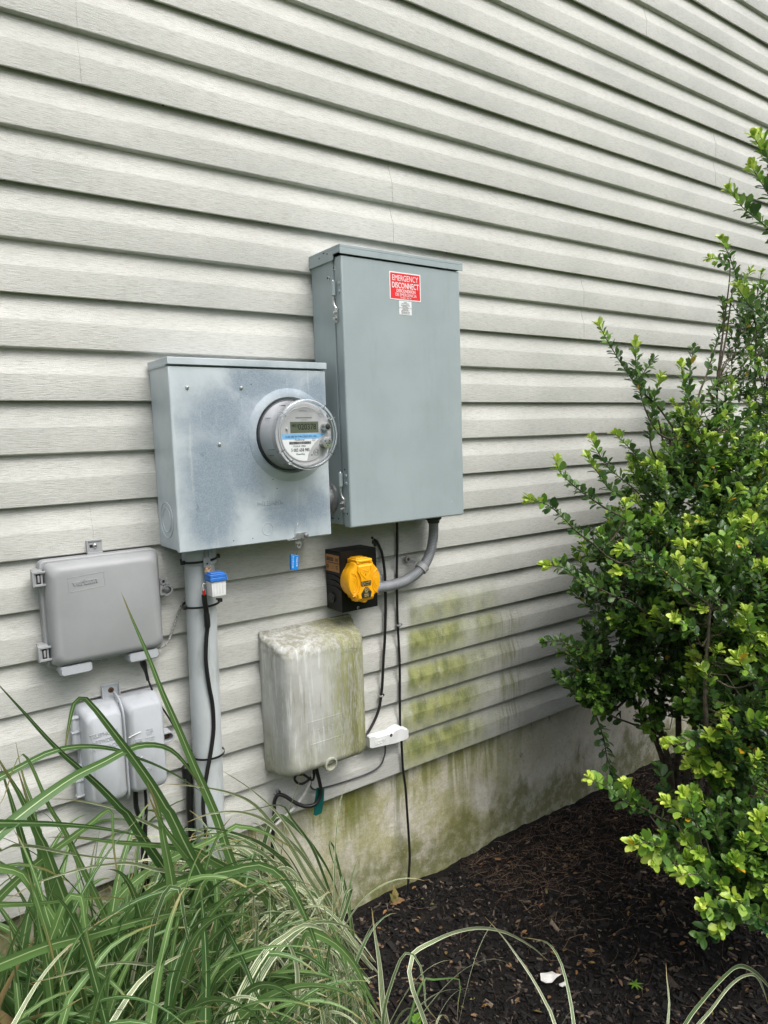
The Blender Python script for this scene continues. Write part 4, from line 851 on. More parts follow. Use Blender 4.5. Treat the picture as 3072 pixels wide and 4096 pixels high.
# ================================================================ mulch litter
def litter(name,mat,N,fn,cat,label):
    V=[];Fc=[];o=0
    for i in range(N):
        r=fn(i)
        if r is None: continue
        v,f=r; V+=v; Fc+=[tuple(a+o for a in q) for q in f]; o+=len(v)
    m=MB(); m.v=V; m.f=Fc; m.rec=False
    ob=m.build(name,MT[mat],None,smooth=None)
    for p in ob.data.polygons: p.use_smooth=False
    return tag(ob,label,cat,None,'stuff')
def spot(y0=-1.45,bias=1.0):
    y=-.0-(rng.random()**bias)*(-y0); x=.55+rng.random()*2.3
    if x>1.2 and y<-1.25: pass
    return x,y
BOXF=[(0,1,3,2),(4,6,7,5),(0,4,5,1),(2,3,7,6),(0,2,6,4),(1,5,7,3)]
def chipf(i):
    x,y=spot(); L=rng.lognormal(-5.15,.5); L=min(L,.028); W=L*rng.uniform(.18,.5); T=L*rng.uniform(.05,.2)+.0006
    a=rng.uniform(0,2*math.pi); tl=rng.normal(0,.35); rl=rng.normal(0,.4)
    mtx=Matrix.Rotation(a,3,'Z')@Matrix.Rotation(tl,3,'Y')@Matrix.Rotation(rl,3,'X'); z=gz(x,y)+rng.uniform(0,.006); v=[]
    for sx in(-1,1):
        for sy in(-1,1):
            for sz in(-1,1):
                k=rng.uniform(.55,1.1); p=mtx@Vector((sx*L*k,sy*W*rng.uniform(.4,1.2),sz*T)); v.append((x+p.x,y+p.y,z+p.z))
    return v,BOXF
litter('bark_mulch','chip',32000,chipf,'mulch','dark brown shredded bark mulch covering the bed')
def needlef(i):
    if rng.random()<.80: x=rng.uniform(1.5,2.6); y=-abs(rng.normal(.18,.20))
    else: x,y=spot()
    if y>-.0: return None
    L=rng.uniform(.03,.085); a=rng.normal(.3,.9); c=rng.normal(0,.25); z=gz(x,y)+rng.uniform(.004,.014); v=[];f=[]
    for k in range(5):
        t=k/4-.5; aa=a+c*t; px=x+L*t*math.cos(aa); py=min(y+L*t*math.sin(aa),.024); pz=z+.004*math.sin(t*5+i); wx=-math.sin(aa)*.00055; wy=math.cos(aa)*.00055
        v+=[(px+wx,py+wy,pz),(px-wx,py-wy,pz),(px,py,pz+.0009)]
    for k in range(4):
        for q in range(3): f.append((k*3+q,k*3+(q+1)%3,k*3+3+(q+1)%3,k*3+3+q))
    return v,f
litter('pine_needles','needle',1900,needlef,'pine needles','brown pine needles and fine twigs scattered on the mulch by the wall')
def deadf(i):
    x,y=spot(); L=rng.uniform(.006,.012); W=L*.42; a=rng.uniform(0,6.28); cu=rng.uniform(.1,.5)
    mtx=Matrix.Rotation(a,3,'Z')@Matrix.Rotation(rng.normal(0,.35),3,'Y')@Matrix.Rotation(rng.normal(0,.35),3,'X'); z=gz(x,y)+.006; v=[]
    for t,w_ in((-1,0),(-.5,.8),(.2,1),(.75,.6),(1,0)):
        for s in((0,) if w_==0 else(-1,0,1)):
            p=mtx@Vector((t*L,s*w_*W,cu*W*abs(s)*w_-cu*L*.3*t*t)); v.append((x+p.x,y+p.y,z+p.z))
    return v,[(0,1,2),(0,2,3),(1,4,5,2),(2,5,6,3),(4,7,8,5),(5,8,9,6),(7,10,8),(8,10,9)]
litter('fallen_leaves','dead',900,deadf,'fallen leaves','small curled brown leaves fallen on the mulch')

# curled rusty leaf against the foundation, paper flakes, weeds
def leafpoly(mb,c,d,up,L,W,curl=.3,serr=0,n=7):
    d=Vector(d).normalized(); up=Vector(up); up=(up-d*up.dot(d)).normalized(); q=d.cross(up); c=Vector(c); rows=[]
    for i in range(n+1):
        t=i/n; w=W*math.sin(math.pi*min(1,t**.8*.97+.03))*(1-.25*serr*(i%2)); cen=c+d*(L*t)-up*(curl*L*t*t)
        rows.append([cen-q*w+up*(w*.35),cen,cen+q*w+up*(w*.35)])
    mb.loft(rows,False,False,closed=False)
m=MB(); m.rec=False
leafpoly(m,(1.19,-.03,.012),(1,-.2,.25),(0,-.4,1),.055,.016,.5,1); leafpoly(m,(1.205,-.035,.012),(.4,.1,.8),(0,-1,.3),.045,.014,.6,1); leafpoly(m,(1.21,-.03,.012),(-.3,-.3,.7),(0,-1,.3),.035,.012,.4,1)
single('curled_dead_leaf',m,MT['dead'],'curled rusty brown leaf at the foot of the mossy foundation','leaf')
def flake(c,r,seed,name,lab):
    m=MB(); pts=[]; rg=random.Random(seed); n=9
    for i in range(n): a=2*math.pi*i/n; k=r*rg.uniform(.6,1.15); pts.append((k*math.cos(a),.75*k*math.sin(a),rg.uniform(0,.010)))
    top=[Vector(c)+Vector(p)+Vector((0,0,.0014)) for p in pts]; bot=[Vector(c)+Vector(p) for p in pts]; m.loft([bot,top],True,False); k=len(m.v); m.v.append(tuple(Vector(c)+Vector((0,0,.012)))); m.f+=[(n+i,n+(i+1)%n,k) for i in range(n)]
    return single(name,m,MT['paper'],lab,'paper scrap',smooth=20)
flake((1.345,-.535,.010),.030,4,'paper_scrap','larger crumpled white paper flake lying on the mulch')
flake((1.352,-.575,.010),.015,8,'paper_scrap','smaller white paper flake just below the larger one on the mulch')
m=MB(); m.rec=False
for i in range(9): a=i*2.4; leafpoly(m,(1.494,-.686,.012),(math.cos(a),math.sin(a),.35),(0,0,1),.012+.006*(i%3),.0026,.3)
tag(single('tiny_weed',m,MT['leaf'],'tiny green weed seedling in the open mulch','weed'))
wd=m
def agecol(ob,val):
    at=ob.data.attributes.new('age','FLOAT_COLOR','POINT'); n=len(ob.data.vertices)
    arr=np.ones(n*4,dtype=np.float32); arr.reshape(-1,4)[:,:3]=np.asarray(val,dtype=np.float32).reshape(-1,1) if hasattr(val,'__len__') else val; at.data.foreach_set('color',arr)
agecol(bpy.data.objects['tiny_weed'],.45)
m=MB(); m.rec=False
for i,(dx_,dy_,dz_) in enumerate([(-1,-.2,.5),(.8,-.5,.5),(.1,-1,.55),(-.6,.6,.6),(.7,.4,.7),(0,-.2,1)]):
    c=(.915+dx_*.012,-.50+dy_*.012,.045+.008*i); m.tube([(.92,-.50,0),c],.0015,5); leafpoly(m,c,(dx_,dy_,dz_*.5),(0,0,1),.040,.015,.35,1,10)
single('broadleaf_weed',m,MT['leaf'],'bright green toothed broadleaf weed at the foot of the striped grass','weed'); agecol(bpy.data.objects['broadleaf_weed'],.55)

# ================================================================ grasses
def ribbon(V,Fc,UV,path,w,fold=.35,twist=0,ph=0,face=None):
    n=len(path); o=len(V); side=None
    for i,p in enumerate(path):
        t=i/(n-1); d=(path[min(i+1,n-1)]-path[max(i-1,0)]).normalized()
        if side is None:
            a=Vector((math.cos(ph),math.sin(ph),0)) if face is None else d.cross(face)+.3*Vector((math.cos(ph),math.sin(ph),0)); side=(a-d*a.dot(d)).normalized()
        else:
            side=(side-d*side.dot(d)); side=side.normalized() if side.length>1e-5 else d.orthogonal().normalized()
        s_=side if not twist else Matrix.Rotation(twist/n,3,d)@side
        side=s_; nr=d.cross(side)
        if face is not None:
            g_=d.cross(face); side=side.lerp(g_.normalized() if g_.dot(side)>0 else -g_.normalized(),.35); side=(side-d*side.dot(d)).normalized(); nr=d.cross(side)
        ww=w*.5*min(1,.45+t*2.2)*min(1,((1-t)*2.6)**.75)+.0002
        V.extend([tuple(p-side*ww+nr*ww*fold),tuple(p),tuple(p+side*ww+nr*ww*fold)]); UV.append(t)
    for i in range(n-1):
        a=o+i*3; Fc.extend([(a,a+1,a+4,a+3),(a+1,a+2,a+5,a+4)])
def build_blades(name,V,Fc,UV,mat,parent):
    me=bpy.data.meshes.new(name); og=ORG[parent.name]; me.from_pydata([(v[0]-og.x,v[1]-og.y,v[2]-og.z) for v in V],[],Fc)
    uv=me.uv_layers.new(name='UVMap'); n=len(me.loops); li=np.empty(n,dtype=np.int32); me.loops.foreach_get('vertex_index',li)
    arr=np.empty((n,2),dtype=np.float32); arr[:,0]=(li%3)*.5; arr[:,1]=np.array(UV,dtype=np.float32)[li//3]; uv.data.foreach_set('uv',arr.ravel())
    me.materials.append(mat)
    for p in me.polygons: p.use_smooth=True
    ob=bpy.data.objects.new(name,me); col.objects.link(ob); ob.parent=parent; ORG[ob.name]=og; return ob
GR=[
([(0.563,-0.3,0.588),(0.544,-0.29,0.666),(0.516,-0.28,0.756),(0.489,-0.27,0.847),(0.466,-0.26,0.922),(0.451,-0.25,0.981),(0.438,-0.24,1.03),(0.421,-0.23,1.088),(0.407,-0.22,1.14)],0.016,0),
([(0.439,-0.38,0.686),(0.419,-0.378,0.736),(0.394,-0.376,0.795),(0.364,-0.374,0.855),(0.335,-0.372,0.909),(0.307,-0.37,0.96),(0.291,-0.368,0.985),(0.281,-0.366,0.988),(0.271,-0.364,0.979),(0.261,-0.362,0.944),(0.248,-0.36,0.886)],0.02,0),
([(0.37,-0.34,0.699),(0.343,-0.347,0.749),(0.311,-0.353,0.801),(0.28,-0.36,0.846),(0.246,-0.367,0.893),(0.218,-0.373,0.937),(0.192,-0.38,0.982),(0.17,-0.387,1.019),(0.153,-0.393,1.048),(0.137,-0.4,1.072)],0.017,0),
([(0.11,-0.45,0.812),(0.129,-0.436,0.818),(0.178,-0.423,0.838),(0.217,-0.409,0.849),(0.258,-0.395,0.858),(0.313,-0.382,0.864),(0.359,-0.368,0.869),(0.394,-0.355,0.863),(0.433,-0.341,0.844),(0.466,-0.327,0.811),(0.5,-0.314,0.753),(0.525,-0.3,0.703)],0.021,0),
([(0.116,-0.42,0.894),(0.14,-0.406,0.897),(0.176,-0.392,0.901),(0.215,-0.378,0.906),(0.255,-0.364,0.901),(0.296,-0.35,0.887),(0.342,-0.336,0.863),(0.384,-0.322,0.83),(0.431,-0.308,0.792),(0.481,-0.294,0.745),(0.532,-0.28,0.689)],0.012,0),
([(0.206,-0.35,0.714),(0.197,-0.34,0.771),(0.194,-0.33,0.81),(0.188,-0.32,0.837),(0.183,-0.31,0.878),(0.181,-0.3,0.912)],0.014,0),
([(0.211,-0.38,0.698),(0.191,-0.387,0.774),(0.177,-0.393,0.826),(0.167,-0.4,0.859),(0.153,-0.407,0.895),(0.141,-0.413,0.928),(0.129,-0.42,0.957)],0.024,0),
([(0.25,-0.38,0.712),(0.213,-0.39,0.815),(0.177,-0.4,0.925),(0.141,-0.41,0.861),(0.13,-0.42,0.853)],0.01,0),
([(0.442,-0.36,0.446),(0.431,-0.368,0.485),(0.421,-0.376,0.592),(0.41,-0.384,0.672),(0.399,-0.392,0.75),(0.38,-0.4,0.81)],0.022,0),
([(0.1,-0.5,0.801),(0.118,-0.503,0.795),(0.136,-0.506,0.785),(0.148,-0.509,0.775),(0.159,-0.511,0.748),(0.168,-0.514,0.703),(0.177,-0.517,0.645),(0.182,-0.52,0.588)],0.02,0),
([(0.077,-0.55,0.671),(0.103,-0.531,0.658),(0.171,-0.513,0.645),(0.245,-0.494,0.62),(0.327,-0.476,0.597),(0.417,-0.457,0.565),(0.516,-0.439,0.519),(0.579,-0.42,0.488)],0.017,0),
([(0.512,-0.34,0.578),(0.462,-0.348,0.621),(0.413,-0.356,0.651),(0.325,-0.364,0.695),(0.263,-0.372,0.73),(0.205,-0.38,0.756)],0.017,0),
([(0.104,-0.45,0.851),(0.13,-0.44,0.836),(0.199,-0.43,0.806),(0.274,-0.42,0.768),(0.335,-0.41,0.73),(0.379,-0.4,0.696)],0.015,0),
([(0.291,-0.42,0.786),(0.302,-0.426,0.793),(0.307,-0.432,0.786),(0.303,-0.438,0.737),(0.304,-0.444,0.683),(0.304,-0.45,0.651)],0.013,0),
([(0.562,-0.4,0.567),(0.592,-0.414,0.567),(0.616,-0.429,0.554),(0.644,-0.443,0.514),(0.666,-0.457,0.455),(0.683,-0.471,0.388),(0.688,-0.486,0.331),(0.688,-0.5,0.262)],0.018,0),
([(0.556,-0.3,0.594),(0.603,-0.305,0.598),(0.644,-0.31,0.577),(0.686,-0.315,0.542),(0.734,-0.32,0.495)],0.015,0),
([(0.297,-0.58,0.46),(0.31,-0.567,0.47),(0.33,-0.553,0.53),(0.35,-0.54,0.576),(0.369,-0.527,0.612),(0.392,-0.513,0.638),(0.406,-0.5,0.639)],0.021,0),
([(0.332,-0.55,0.419),(0.346,-0.536,0.428),(0.363,-0.522,0.493),(0.392,-0.508,0.537),(0.426,-0.494,0.577),(0.455,-0.48,0.589)],0.018,0),
([(0.409,-0.55,0.375),(0.418,-0.532,0.413),(0.43,-0.515,0.478),(0.437,-0.498,0.556),(0.442,-0.48,0.622)],0.02,0),
([(0.484,-0.5,0.517),(0.482,-0.524,0.513),(0.489,-0.548,0.488),(0.494,-0.572,0.454),(0.503,-0.596,0.411),(0.511,-0.62,0.368)],0.018,0),
([(0.761,-0.62,0.227),(0.756,-0.61,0.299),(0.758,-0.6,0.378),(0.756,-0.59,0.439),(0.757,-0.58,0.491)],0.012,1),
([(0.69,-0.45,0.393),(0.738,-0.462,0.351),(0.776,-0.475,0.292),(0.796,-0.488,0.235),(0.833,-0.5,0.14)],0.016,0),
([(0.494,-0.42,0.58),(0.492,-0.428,0.54),(0.485,-0.435,0.499),(0.462,-0.442,0.416),(0.449,-0.45,0.364)],0.014,0),
([(0.527,-0.36,0.458),(0.503,-0.368,0.529),(0.473,-0.376,0.586),(0.441,-0.384,0.646),(0.405,-0.392,0.715),(0.381,-0.4,0.783)],0.018,0),
([(0.116,-0.5,0.513),(0.142,-0.5,0.539),(0.184,-0.5,0.545),(0.247,-0.5,0.53)],0.012,0),
([(0.179,-0.55,0.53),(0.194,-0.54,0.558),(0.234,-0.53,0.584),(0.267,-0.52,0.603),(0.317,-0.51,0.604),(0.36,-0.5,0.592)],0.016,0),
([(0.107,-0.4,0.737),(0.129,-0.395,0.738),(0.157,-0.39,0.73),(0.2,-0.385,0.7),(0.244,-0.38,0.649)],0.015,0),
([(0.231,-0.5,0.696),(0.233,-0.507,0.641),(0.239,-0.513,0.592),(0.245,-0.52,0.548)],0.015,0),
([(0.095,-0.5,0.739),(0.115,-0.484,0.725),(0.166,-0.468,0.696),(0.221,-0.452,0.67),(0.293,-0.436,0.635),(0.328,-0.42,0.605)],0.012,0),
([(0.207,-0.33,0.331),(0.207,-0.344,0.481),(0.193,-0.358,0.587),(0.177,-0.372,0.707),(0.158,-0.386,0.831),(0.142,-0.4,0.915)],0.02,0),
([(0.222,-0.33,0.535),(0.21,-0.33,0.646),(0.198,-0.33,0.74),(0.188,-0.33,0.81),(0.175,-0.33,0.88)],0.018,0),
([(0.111,-0.45,0.816),(0.127,-0.433,0.786),(0.146,-0.417,0.781),(0.183,-0.4,0.757),(0.24,-0.383,0.714),(0.302,-0.367,0.673),(0.386,-0.35,0.627)],0.011,1),
([(0.453,-0.32,0.631),(0.424,-0.328,0.666),(0.378,-0.336,0.71),(0.334,-0.344,0.75),(0.265,-0.352,0.793),(0.214,-0.36,0.816)],0.01,1),
([(0.355,-0.5,0.506),(0.328,-0.51,0.534),(0.28,-0.52,0.568),(0.234,-0.53,0.588),(0.17,-0.54,0.607),(0.136,-0.55,0.621)],0.01,1),
([(0.395,-0.5,0.643),(0.399,-0.507,0.578),(0.407,-0.513,0.524),(0.422,-0.52,0.462)],0.009,1),
([(0.082,-0.58,0.544),(0.111,-0.564,0.577),(0.134,-0.548,0.595),(0.165,-0.532,0.616),(0.204,-0.516,0.631),(0.236,-0.5,0.621)],0.011,1),
([(0.383,-0.36,0.619),(0.297,-0.382,0.669),(0.233,-0.405,0.692),(0.174,-0.428,0.706),(0.118,-0.45,0.705)],0.01,1),
([(0.229,-0.58,0.498),(0.248,-0.564,0.501),(0.284,-0.548,0.524),(0.321,-0.532,0.534),(0.376,-0.516,0.528),(0.433,-0.5,0.513)],0.013,1),
([(0.436,-0.58,0.382),(0.457,-0.569,0.417),(0.496,-0.557,0.457),(0.537,-0.546,0.482),(0.582,-0.534,0.482),(0.63,-0.523,0.478),(0.683,-0.511,0.437),(0.711,-0.5,0.392)],0.014,1),
([(0.502,-0.55,0.403),(0.535,-0.533,0.432),(0.575,-0.517,0.446),(0.62,-0.5,0.449),(0.672,-0.483,0.441),(0.738,-0.467,0.402),(0.813,-0.45,0.331)],0.012,1),
([(0.64,-0.5,0.209),(0.649,-0.483,0.297),(0.651,-0.467,0.369),(0.673,-0.45,0.391)],0.012,1),
([(0.609,-0.5,0.227),(0.618,-0.504,0.301),(0.618,-0.508,0.39),(0.593,-0.512,0.464),(0.562,-0.516,0.495),(0.535,-0.52,0.491)],0.01,1),
([(0.748,-0.22,0.534),(0.811,-0.215,0.455),(0.863,-0.21,0.365),(0.898,-0.205,0.279),(0.918,-0.2,0.196)],0.01,1),
([(0.916,-0.2,0.138),(0.884,-0.213,0.244),(0.839,-0.225,0.332),(0.784,-0.238,0.434),(0.719,-0.25,0.523),(0.658,-0.262,0.612),(0.598,-0.275,0.665),(0.516,-0.288,0.713),(0.439,-0.3,0.748)],0.01,1),
([(0.904,-0.22,0.155),(0.857,-0.234,0.255),(0.794,-0.249,0.375),(0.735,-0.263,0.494),(0.677,-0.277,0.573),(0.605,-0.291,0.626),(0.531,-0.306,0.653),(0.475,-0.32,0.659)],0.012,1),
([(0.876,-0.22,0.162),(0.809,-0.239,0.302),(0.741,-0.257,0.425),(0.675,-0.276,0.511),(0.606,-0.294,0.573),(0.526,-0.313,0.627),(0.484,-0.331,0.635),(0.465,-0.35,0.611)],0.012,1),
([(0.837,-0.24,0.192),(0.758,-0.263,0.344),(0.696,-0.287,0.457),(0.63,-0.31,0.539),(0.557,-0.333,0.583),(0.496,-0.357,0.592),(0.461,-0.38,0.577)],0.011,1),
([(0.903,-0.2,0.164),(0.841,-0.21,0.336),(0.788,-0.22,0.448),(0.731,-0.23,0.551),(0.658,-0.24,0.642),(0.587,-0.25,0.713)],0.007,1),
([(0.91,-0.2,0.173),(0.861,-0.211,0.329),(0.819,-0.223,0.438),(0.765,-0.234,0.529),(0.742,-0.246,0.571),(0.706,-0.257,0.593),(0.654,-0.269,0.605),(0.577,-0.28,0.626)],0.007,1),
([(0.951,-0.2,0.102),(0.933,-0.203,0.23),(0.913,-0.206,0.311),(0.894,-0.209,0.396),(0.882,-0.211,0.416),(0.878,-0.214,0.405),(0.887,-0.217,0.359),(0.908,-0.22,0.32)],0.008,1),
([(0.874,-0.22,0.137),(0.902,-0.226,0.205),(0.915,-0.232,0.254),(0.9,-0.238,0.326),(0.891,-0.244,0.295),(0.861,-0.25,0.249)],0.008,1),
([(0.931,-0.22,0.11),(0.933,-0.213,0.236),(0.947,-0.207,0.291),(0.976,-0.2,0.335)],0.005,0),
([(0.864,-0.24,0.185),(0.891,-0.244,0.22),(0.92,-0.248,0.292),(0.903,-0.252,0.294),(0.878,-0.256,0.245),(0.852,-0.26,0.184)],0.008,1),
([(0.778,-0.72,0.32),(0.764,-0.701,0.386),(0.771,-0.682,0.407),(0.796,-0.663,0.421),(0.863,-0.644,0.405),(0.941,-0.626,0.38),(1.033,-0.607,0.336),(1.131,-0.588,0.268),(1.237,-0.569,0.171),(1.322,-0.55,0.077)],0.01,1),
([(0.768,-0.7,0.456),(0.777,-0.71,0.434),(0.777,-0.72,0.402),(0.771,-0.73,0.37),(0.799,-0.74,0.322)],0.008,1),
([(0.832,-0.68,0.359),(0.894,-0.687,0.332),(0.885,-0.693,0.291),(0.875,-0.7,0.262)],0.005,0),
([(0.885,-0.95,0.411),(0.912,-0.904,0.413),(0.923,-0.858,0.432),(0.925,-0.812,0.454),(0.937,-0.766,0.457),(0.938,-0.72,0.468)],0.01,1),
([(0.932,-0.95,0.385),(0.959,-0.916,0.416),(0.979,-0.882,0.444),(0.991,-0.848,0.454),(1.0,-0.814,0.443),(0.983,-0.78,0.437)],0.009,1),
([(1.139,-1.0,0.294),(1.166,-0.987,0.339),(1.18,-0.973,0.371),(1.197,-0.96,0.388)],0.009,1),
([(1.159,-1.02,0.313),(1.248,-1.008,0.315),(1.345,-0.997,0.308),(1.428,-0.985,0.284),(1.519,-0.973,0.22),(1.615,-0.962,0.127),(1.722,-0.95,0.007)],0.012,1),
([(1.219,-1.0,0.25),(1.307,-0.992,0.251),(1.392,-0.983,0.252),(1.471,-0.975,0.233),(1.545,-0.967,0.191),(1.6,-0.958,0.123),(1.643,-0.95,0.056)],0.012,1),
]
clumps={'g':('tall_green_grass','clump of tall broad green grass blades in front of the two left utility boxes',(.30,-.42,0)),
 'v':('striped_grass','fountain of cream striped grass leaning left from the foundation corner','' ),
 'n':('striped_grass','striped grass with broad arching blades at the bottom centre of the bed',''),
 'a':('striped_grass','few thin striped blades arching over the open mulch in front of the paper flakes',''),
 'b':('striped_grass','low striped grass tuft at the bottom right below the holly','')}
locs={'g':(.30,-.42,0),'v':(.93,-.20,0),'n':(.72,-.56,0),'a':(1.16,-.74,0),'b':(1.42,-1.05,0)}
acc={k:{0:([],[],[]),1:([],[],[])} for k in locs}
rg=random.Random(21)
for idx,(pts,w_,ty) in enumerate(GR):
    P=[Vector(p) for p in pts]; c0=P[0]
    k='g' if ty==0 else 'n'
    if 43<=idx<=52: k='v'
    if idx>=53: k='a'
    if idx>=58: k='b'
    if ty==1 and idx in(31,32,33,34,35,36,37): k='g'
    bx,by,_=locs[k]
    if c0.z>.06:
        dd=(c0-P[1]).normalized(); dd=(dd+Vector((0,0,-.35 if dd.z<.2 else -.8))).normalized(); ln=c0.z; q1=c0+dd*ln*.45; q2=Vector((q1.x+(bx-q1.x)*.15+dd.x*ln*.15,min(-.03,q1.y+(by-q1.y)*.15),-.01)); pre=[q2,q1] if q1.z>.03 else [q1]; down=(P[1]-c0).normalized().z<-.35
        if down: g0=Vector((c0.x+(bx-c0.x)*.2-.06,min(-.04,c0.y+.06),0)); pre=[g0,c0+Vector((-.055,.03,-.16)),c0+Vector((-.036,.015,-.035)),c0+Vector((-.014,.006,.006))]
        pass; 
        if c0.z>.2 or True: P=pre+P
    P=[Vector((p.x,min(p.y,-.012),p.z)) for p in cr(P,.018)]
    V,Fc,UV=acc[k][ty]; ribbon(V,Fc,UV,P,w_*(1.22 if ty==0 else(.78 if k in'ab' else 1.1)),.30,rg.uniform(-.5,.5),rg.uniform(0,6.28),F)
ENV=[(0.135,.677),(.178,.662),(.315,.60),(.471,.56),(.531,.59),(.711,.50),(.842,.366),(.945,.216),(1.017,.07),(1.068,-.086),(1.129,-.27),(1.176,-.40),(1.21,-.50),(1.23,-1.2)]
def env(x,y,z):
    s=1.7115/(1.7115+y); X=x*s; Z=1.4405+(z-1.4405)*s
    if X<=ENV[0][0]: return Z<ENV[0][1]
    for (a,b),(c,d) in zip(ENV,ENV[1:]):
        if a<=X<=c: return Z<b+(d-b)*(X-a)/(c-a)
    return False
def grow(k,ty,n,base,rad,L,lean,leanamt,droop,wd,step=.022):
    V,Fc,UV=acc[k][ty]
    for i in range(n):
        a=rg.uniform(0,6.28); r=math.sqrt(rg.random()); p=Vector((base[0]+rad[0]*r*math.cos(a),min(-.02,base[1]+rad[1]*r*math.sin(a)),rg.uniform(0,.02)))
        ln=rg.uniform(*L); d=Vector((rg.gauss(lean[0],leanamt),rg.gauss(lean[1],leanamt),1)).normalized(); dr=rg.uniform(*droop)
        path=[p.copy()]; s=0
        while s<ln:
            t=s/ln; d=(d+Vector((0,0,-1))*dr*step*(t**1.6)*9+Vector((rg.gauss(0,.012),rg.gauss(0,.012),0))).normalized()
            p=p+d*step
            if p.y>-.012: p.y=-.012; d.y=min(d.y,0)
            if p.z<.008 and t>.3: break
            path.append(p.copy()); s+=step
        if rg.random()>.04 and not all(env(*q) for q in path[::2]):
            if k!='a': continue
        if len(path)>4: ribbon(V,Fc,UV,path,rg.uniform(*wd),.3,rg.uniform(-1.5,1.5),rg.uniform(-1.2,1.2))
# left green mass
grow('g',0,620,(.15,-.36,0),(.34,.16),(.45,.85),(.05,-.08),.30,(.5,1.3),(.010,.021))
grow('g',0,330,(.34,-.44,0),(.26,.14),(.35,.60),(-.05,-.12),.30,(.6,1.5),(.009,.019))
grow('g',1,260,(.40,-.36,0),(.30,.14),(.35,.58),(.05,-.08),.32,(.8,1.6),(.006,.011))
# striped fountain leaning to the left
grow('v',1,520,(.92,-.19,0),(.12,.08),(.42,.72),(-.62,-.03),.13,(.5,1.3),(.008,.014))
grow('v',1,280,(.74,-.26,0),(.18,.12),(.38,.62),(-.30,-.12),.26,(.7,1.6),(.005,.011))
grow('v',0,25,(.84,-.24,0),(.2,.1),(.3,.55),(-.35,-.1),.22,(.6,1.4),(.006,.011))
grow('v',1,60,(.96,-.25,0),(.10,.09),(.12,.26),(.10,-.15),.35,(.3,1.6),(.003,.006))
# bottom centre
grow('n',1,330,(.78,-.46,0),(.22,.12),(.20,.40),(.10,-.15),.34,(.8,2.2),(.005,.010))
grow('n',0,70,(.66,-.48,0),(.25,.12),(.22,.42),(.05,-.12),.32,(.8,2.0),(.006,.014))
grow('n',1,60,(1.0,-.42,0),(.12,.12),(.10,.26),(.05,-.1),.40,(1.0,3),(.003,.006))
grow('a',1,4,(1.08,-.72,0),(.03,.03),(.10,.2),(.1,-.1),.4,(1,2),(.003,.006))
for k,(nm,lab,_) in clumps.items():
    t=thing(nm,lab,'grass clump',locs[k],None if k=='g' else 'striped ornamental grasses')
    for ty in(0,1):
        V,Fc,UV=acc[k][ty]
        if V: build_blades('green_blades' if ty==0 else 'striped_blades',V,Fc,UV,MT['bladeg'] if ty==0 else MT['bladev'],t)

# ================================================================ holly bush
LT=np.array([(0,0,0),(-.30,.30,.05),(0,.32,0),(.30,.30,.05),(-.46,.62,.09),(0,.66,.0),(.46,.62,.09),(-.30,.88,.05),(0,.90,-.02),(.30,.88,.05),(0,1.0,-.04)])
LF=np.array([(0,2,1,1),(0,3,2,2),(1,2,5,4),(2,3,6,5),(4,5,8,7),(5,6,9,8),(7,8,10,10),(8,9,10,10)])
class Foliage:
    def __init__(s): s.p=[];s.m=[];s.a=[]
    def leaf(s,p,d,n,L,W,age):
        d=d.normalized(); n=(n-d*n.dot(d)); n=n.normalized() if n.length>1e-4 else d.orthogonal().normalized(); q=d.cross(n)
        s.p.append(p[:]); s.m.append((q*W*L,d*L,n*L)); s.a.append(age)
    def build(s,name,parent):
        p=np.array(s.p); q=np.array([[v[:] for v in m] for m in s.m]); n=len(p)
        V=p[:,None,:]+np.einsum('vk,nkc->nvc',LT,q); og=np.array(ORG[parent.name][:]); V=(V-og).reshape(-1,3)
        Fq=(LF[None]+np.arange(n)[:,None,None]*len(LT)).reshape(-1,4)
        faces=[tuple(f[:3]) if f[2]==f[3] else tuple(f) for f in Fq.tolist()]
        me=bpy.data.meshes.new(name); me.from_pydata(V.tolist(),[],faces); me.materials.append(MT['leaf'])
        me.polygons.foreach_set('use_smooth',[True]*len(me.polygons))
        ob=bpy.data.objects.new(name,me); col.objects.link(ob); ob.parent=parent; ORG[ob.name]=Vector(og)
        agecol(ob,np.repeat(np.array(s.a),len(LT))); return ob
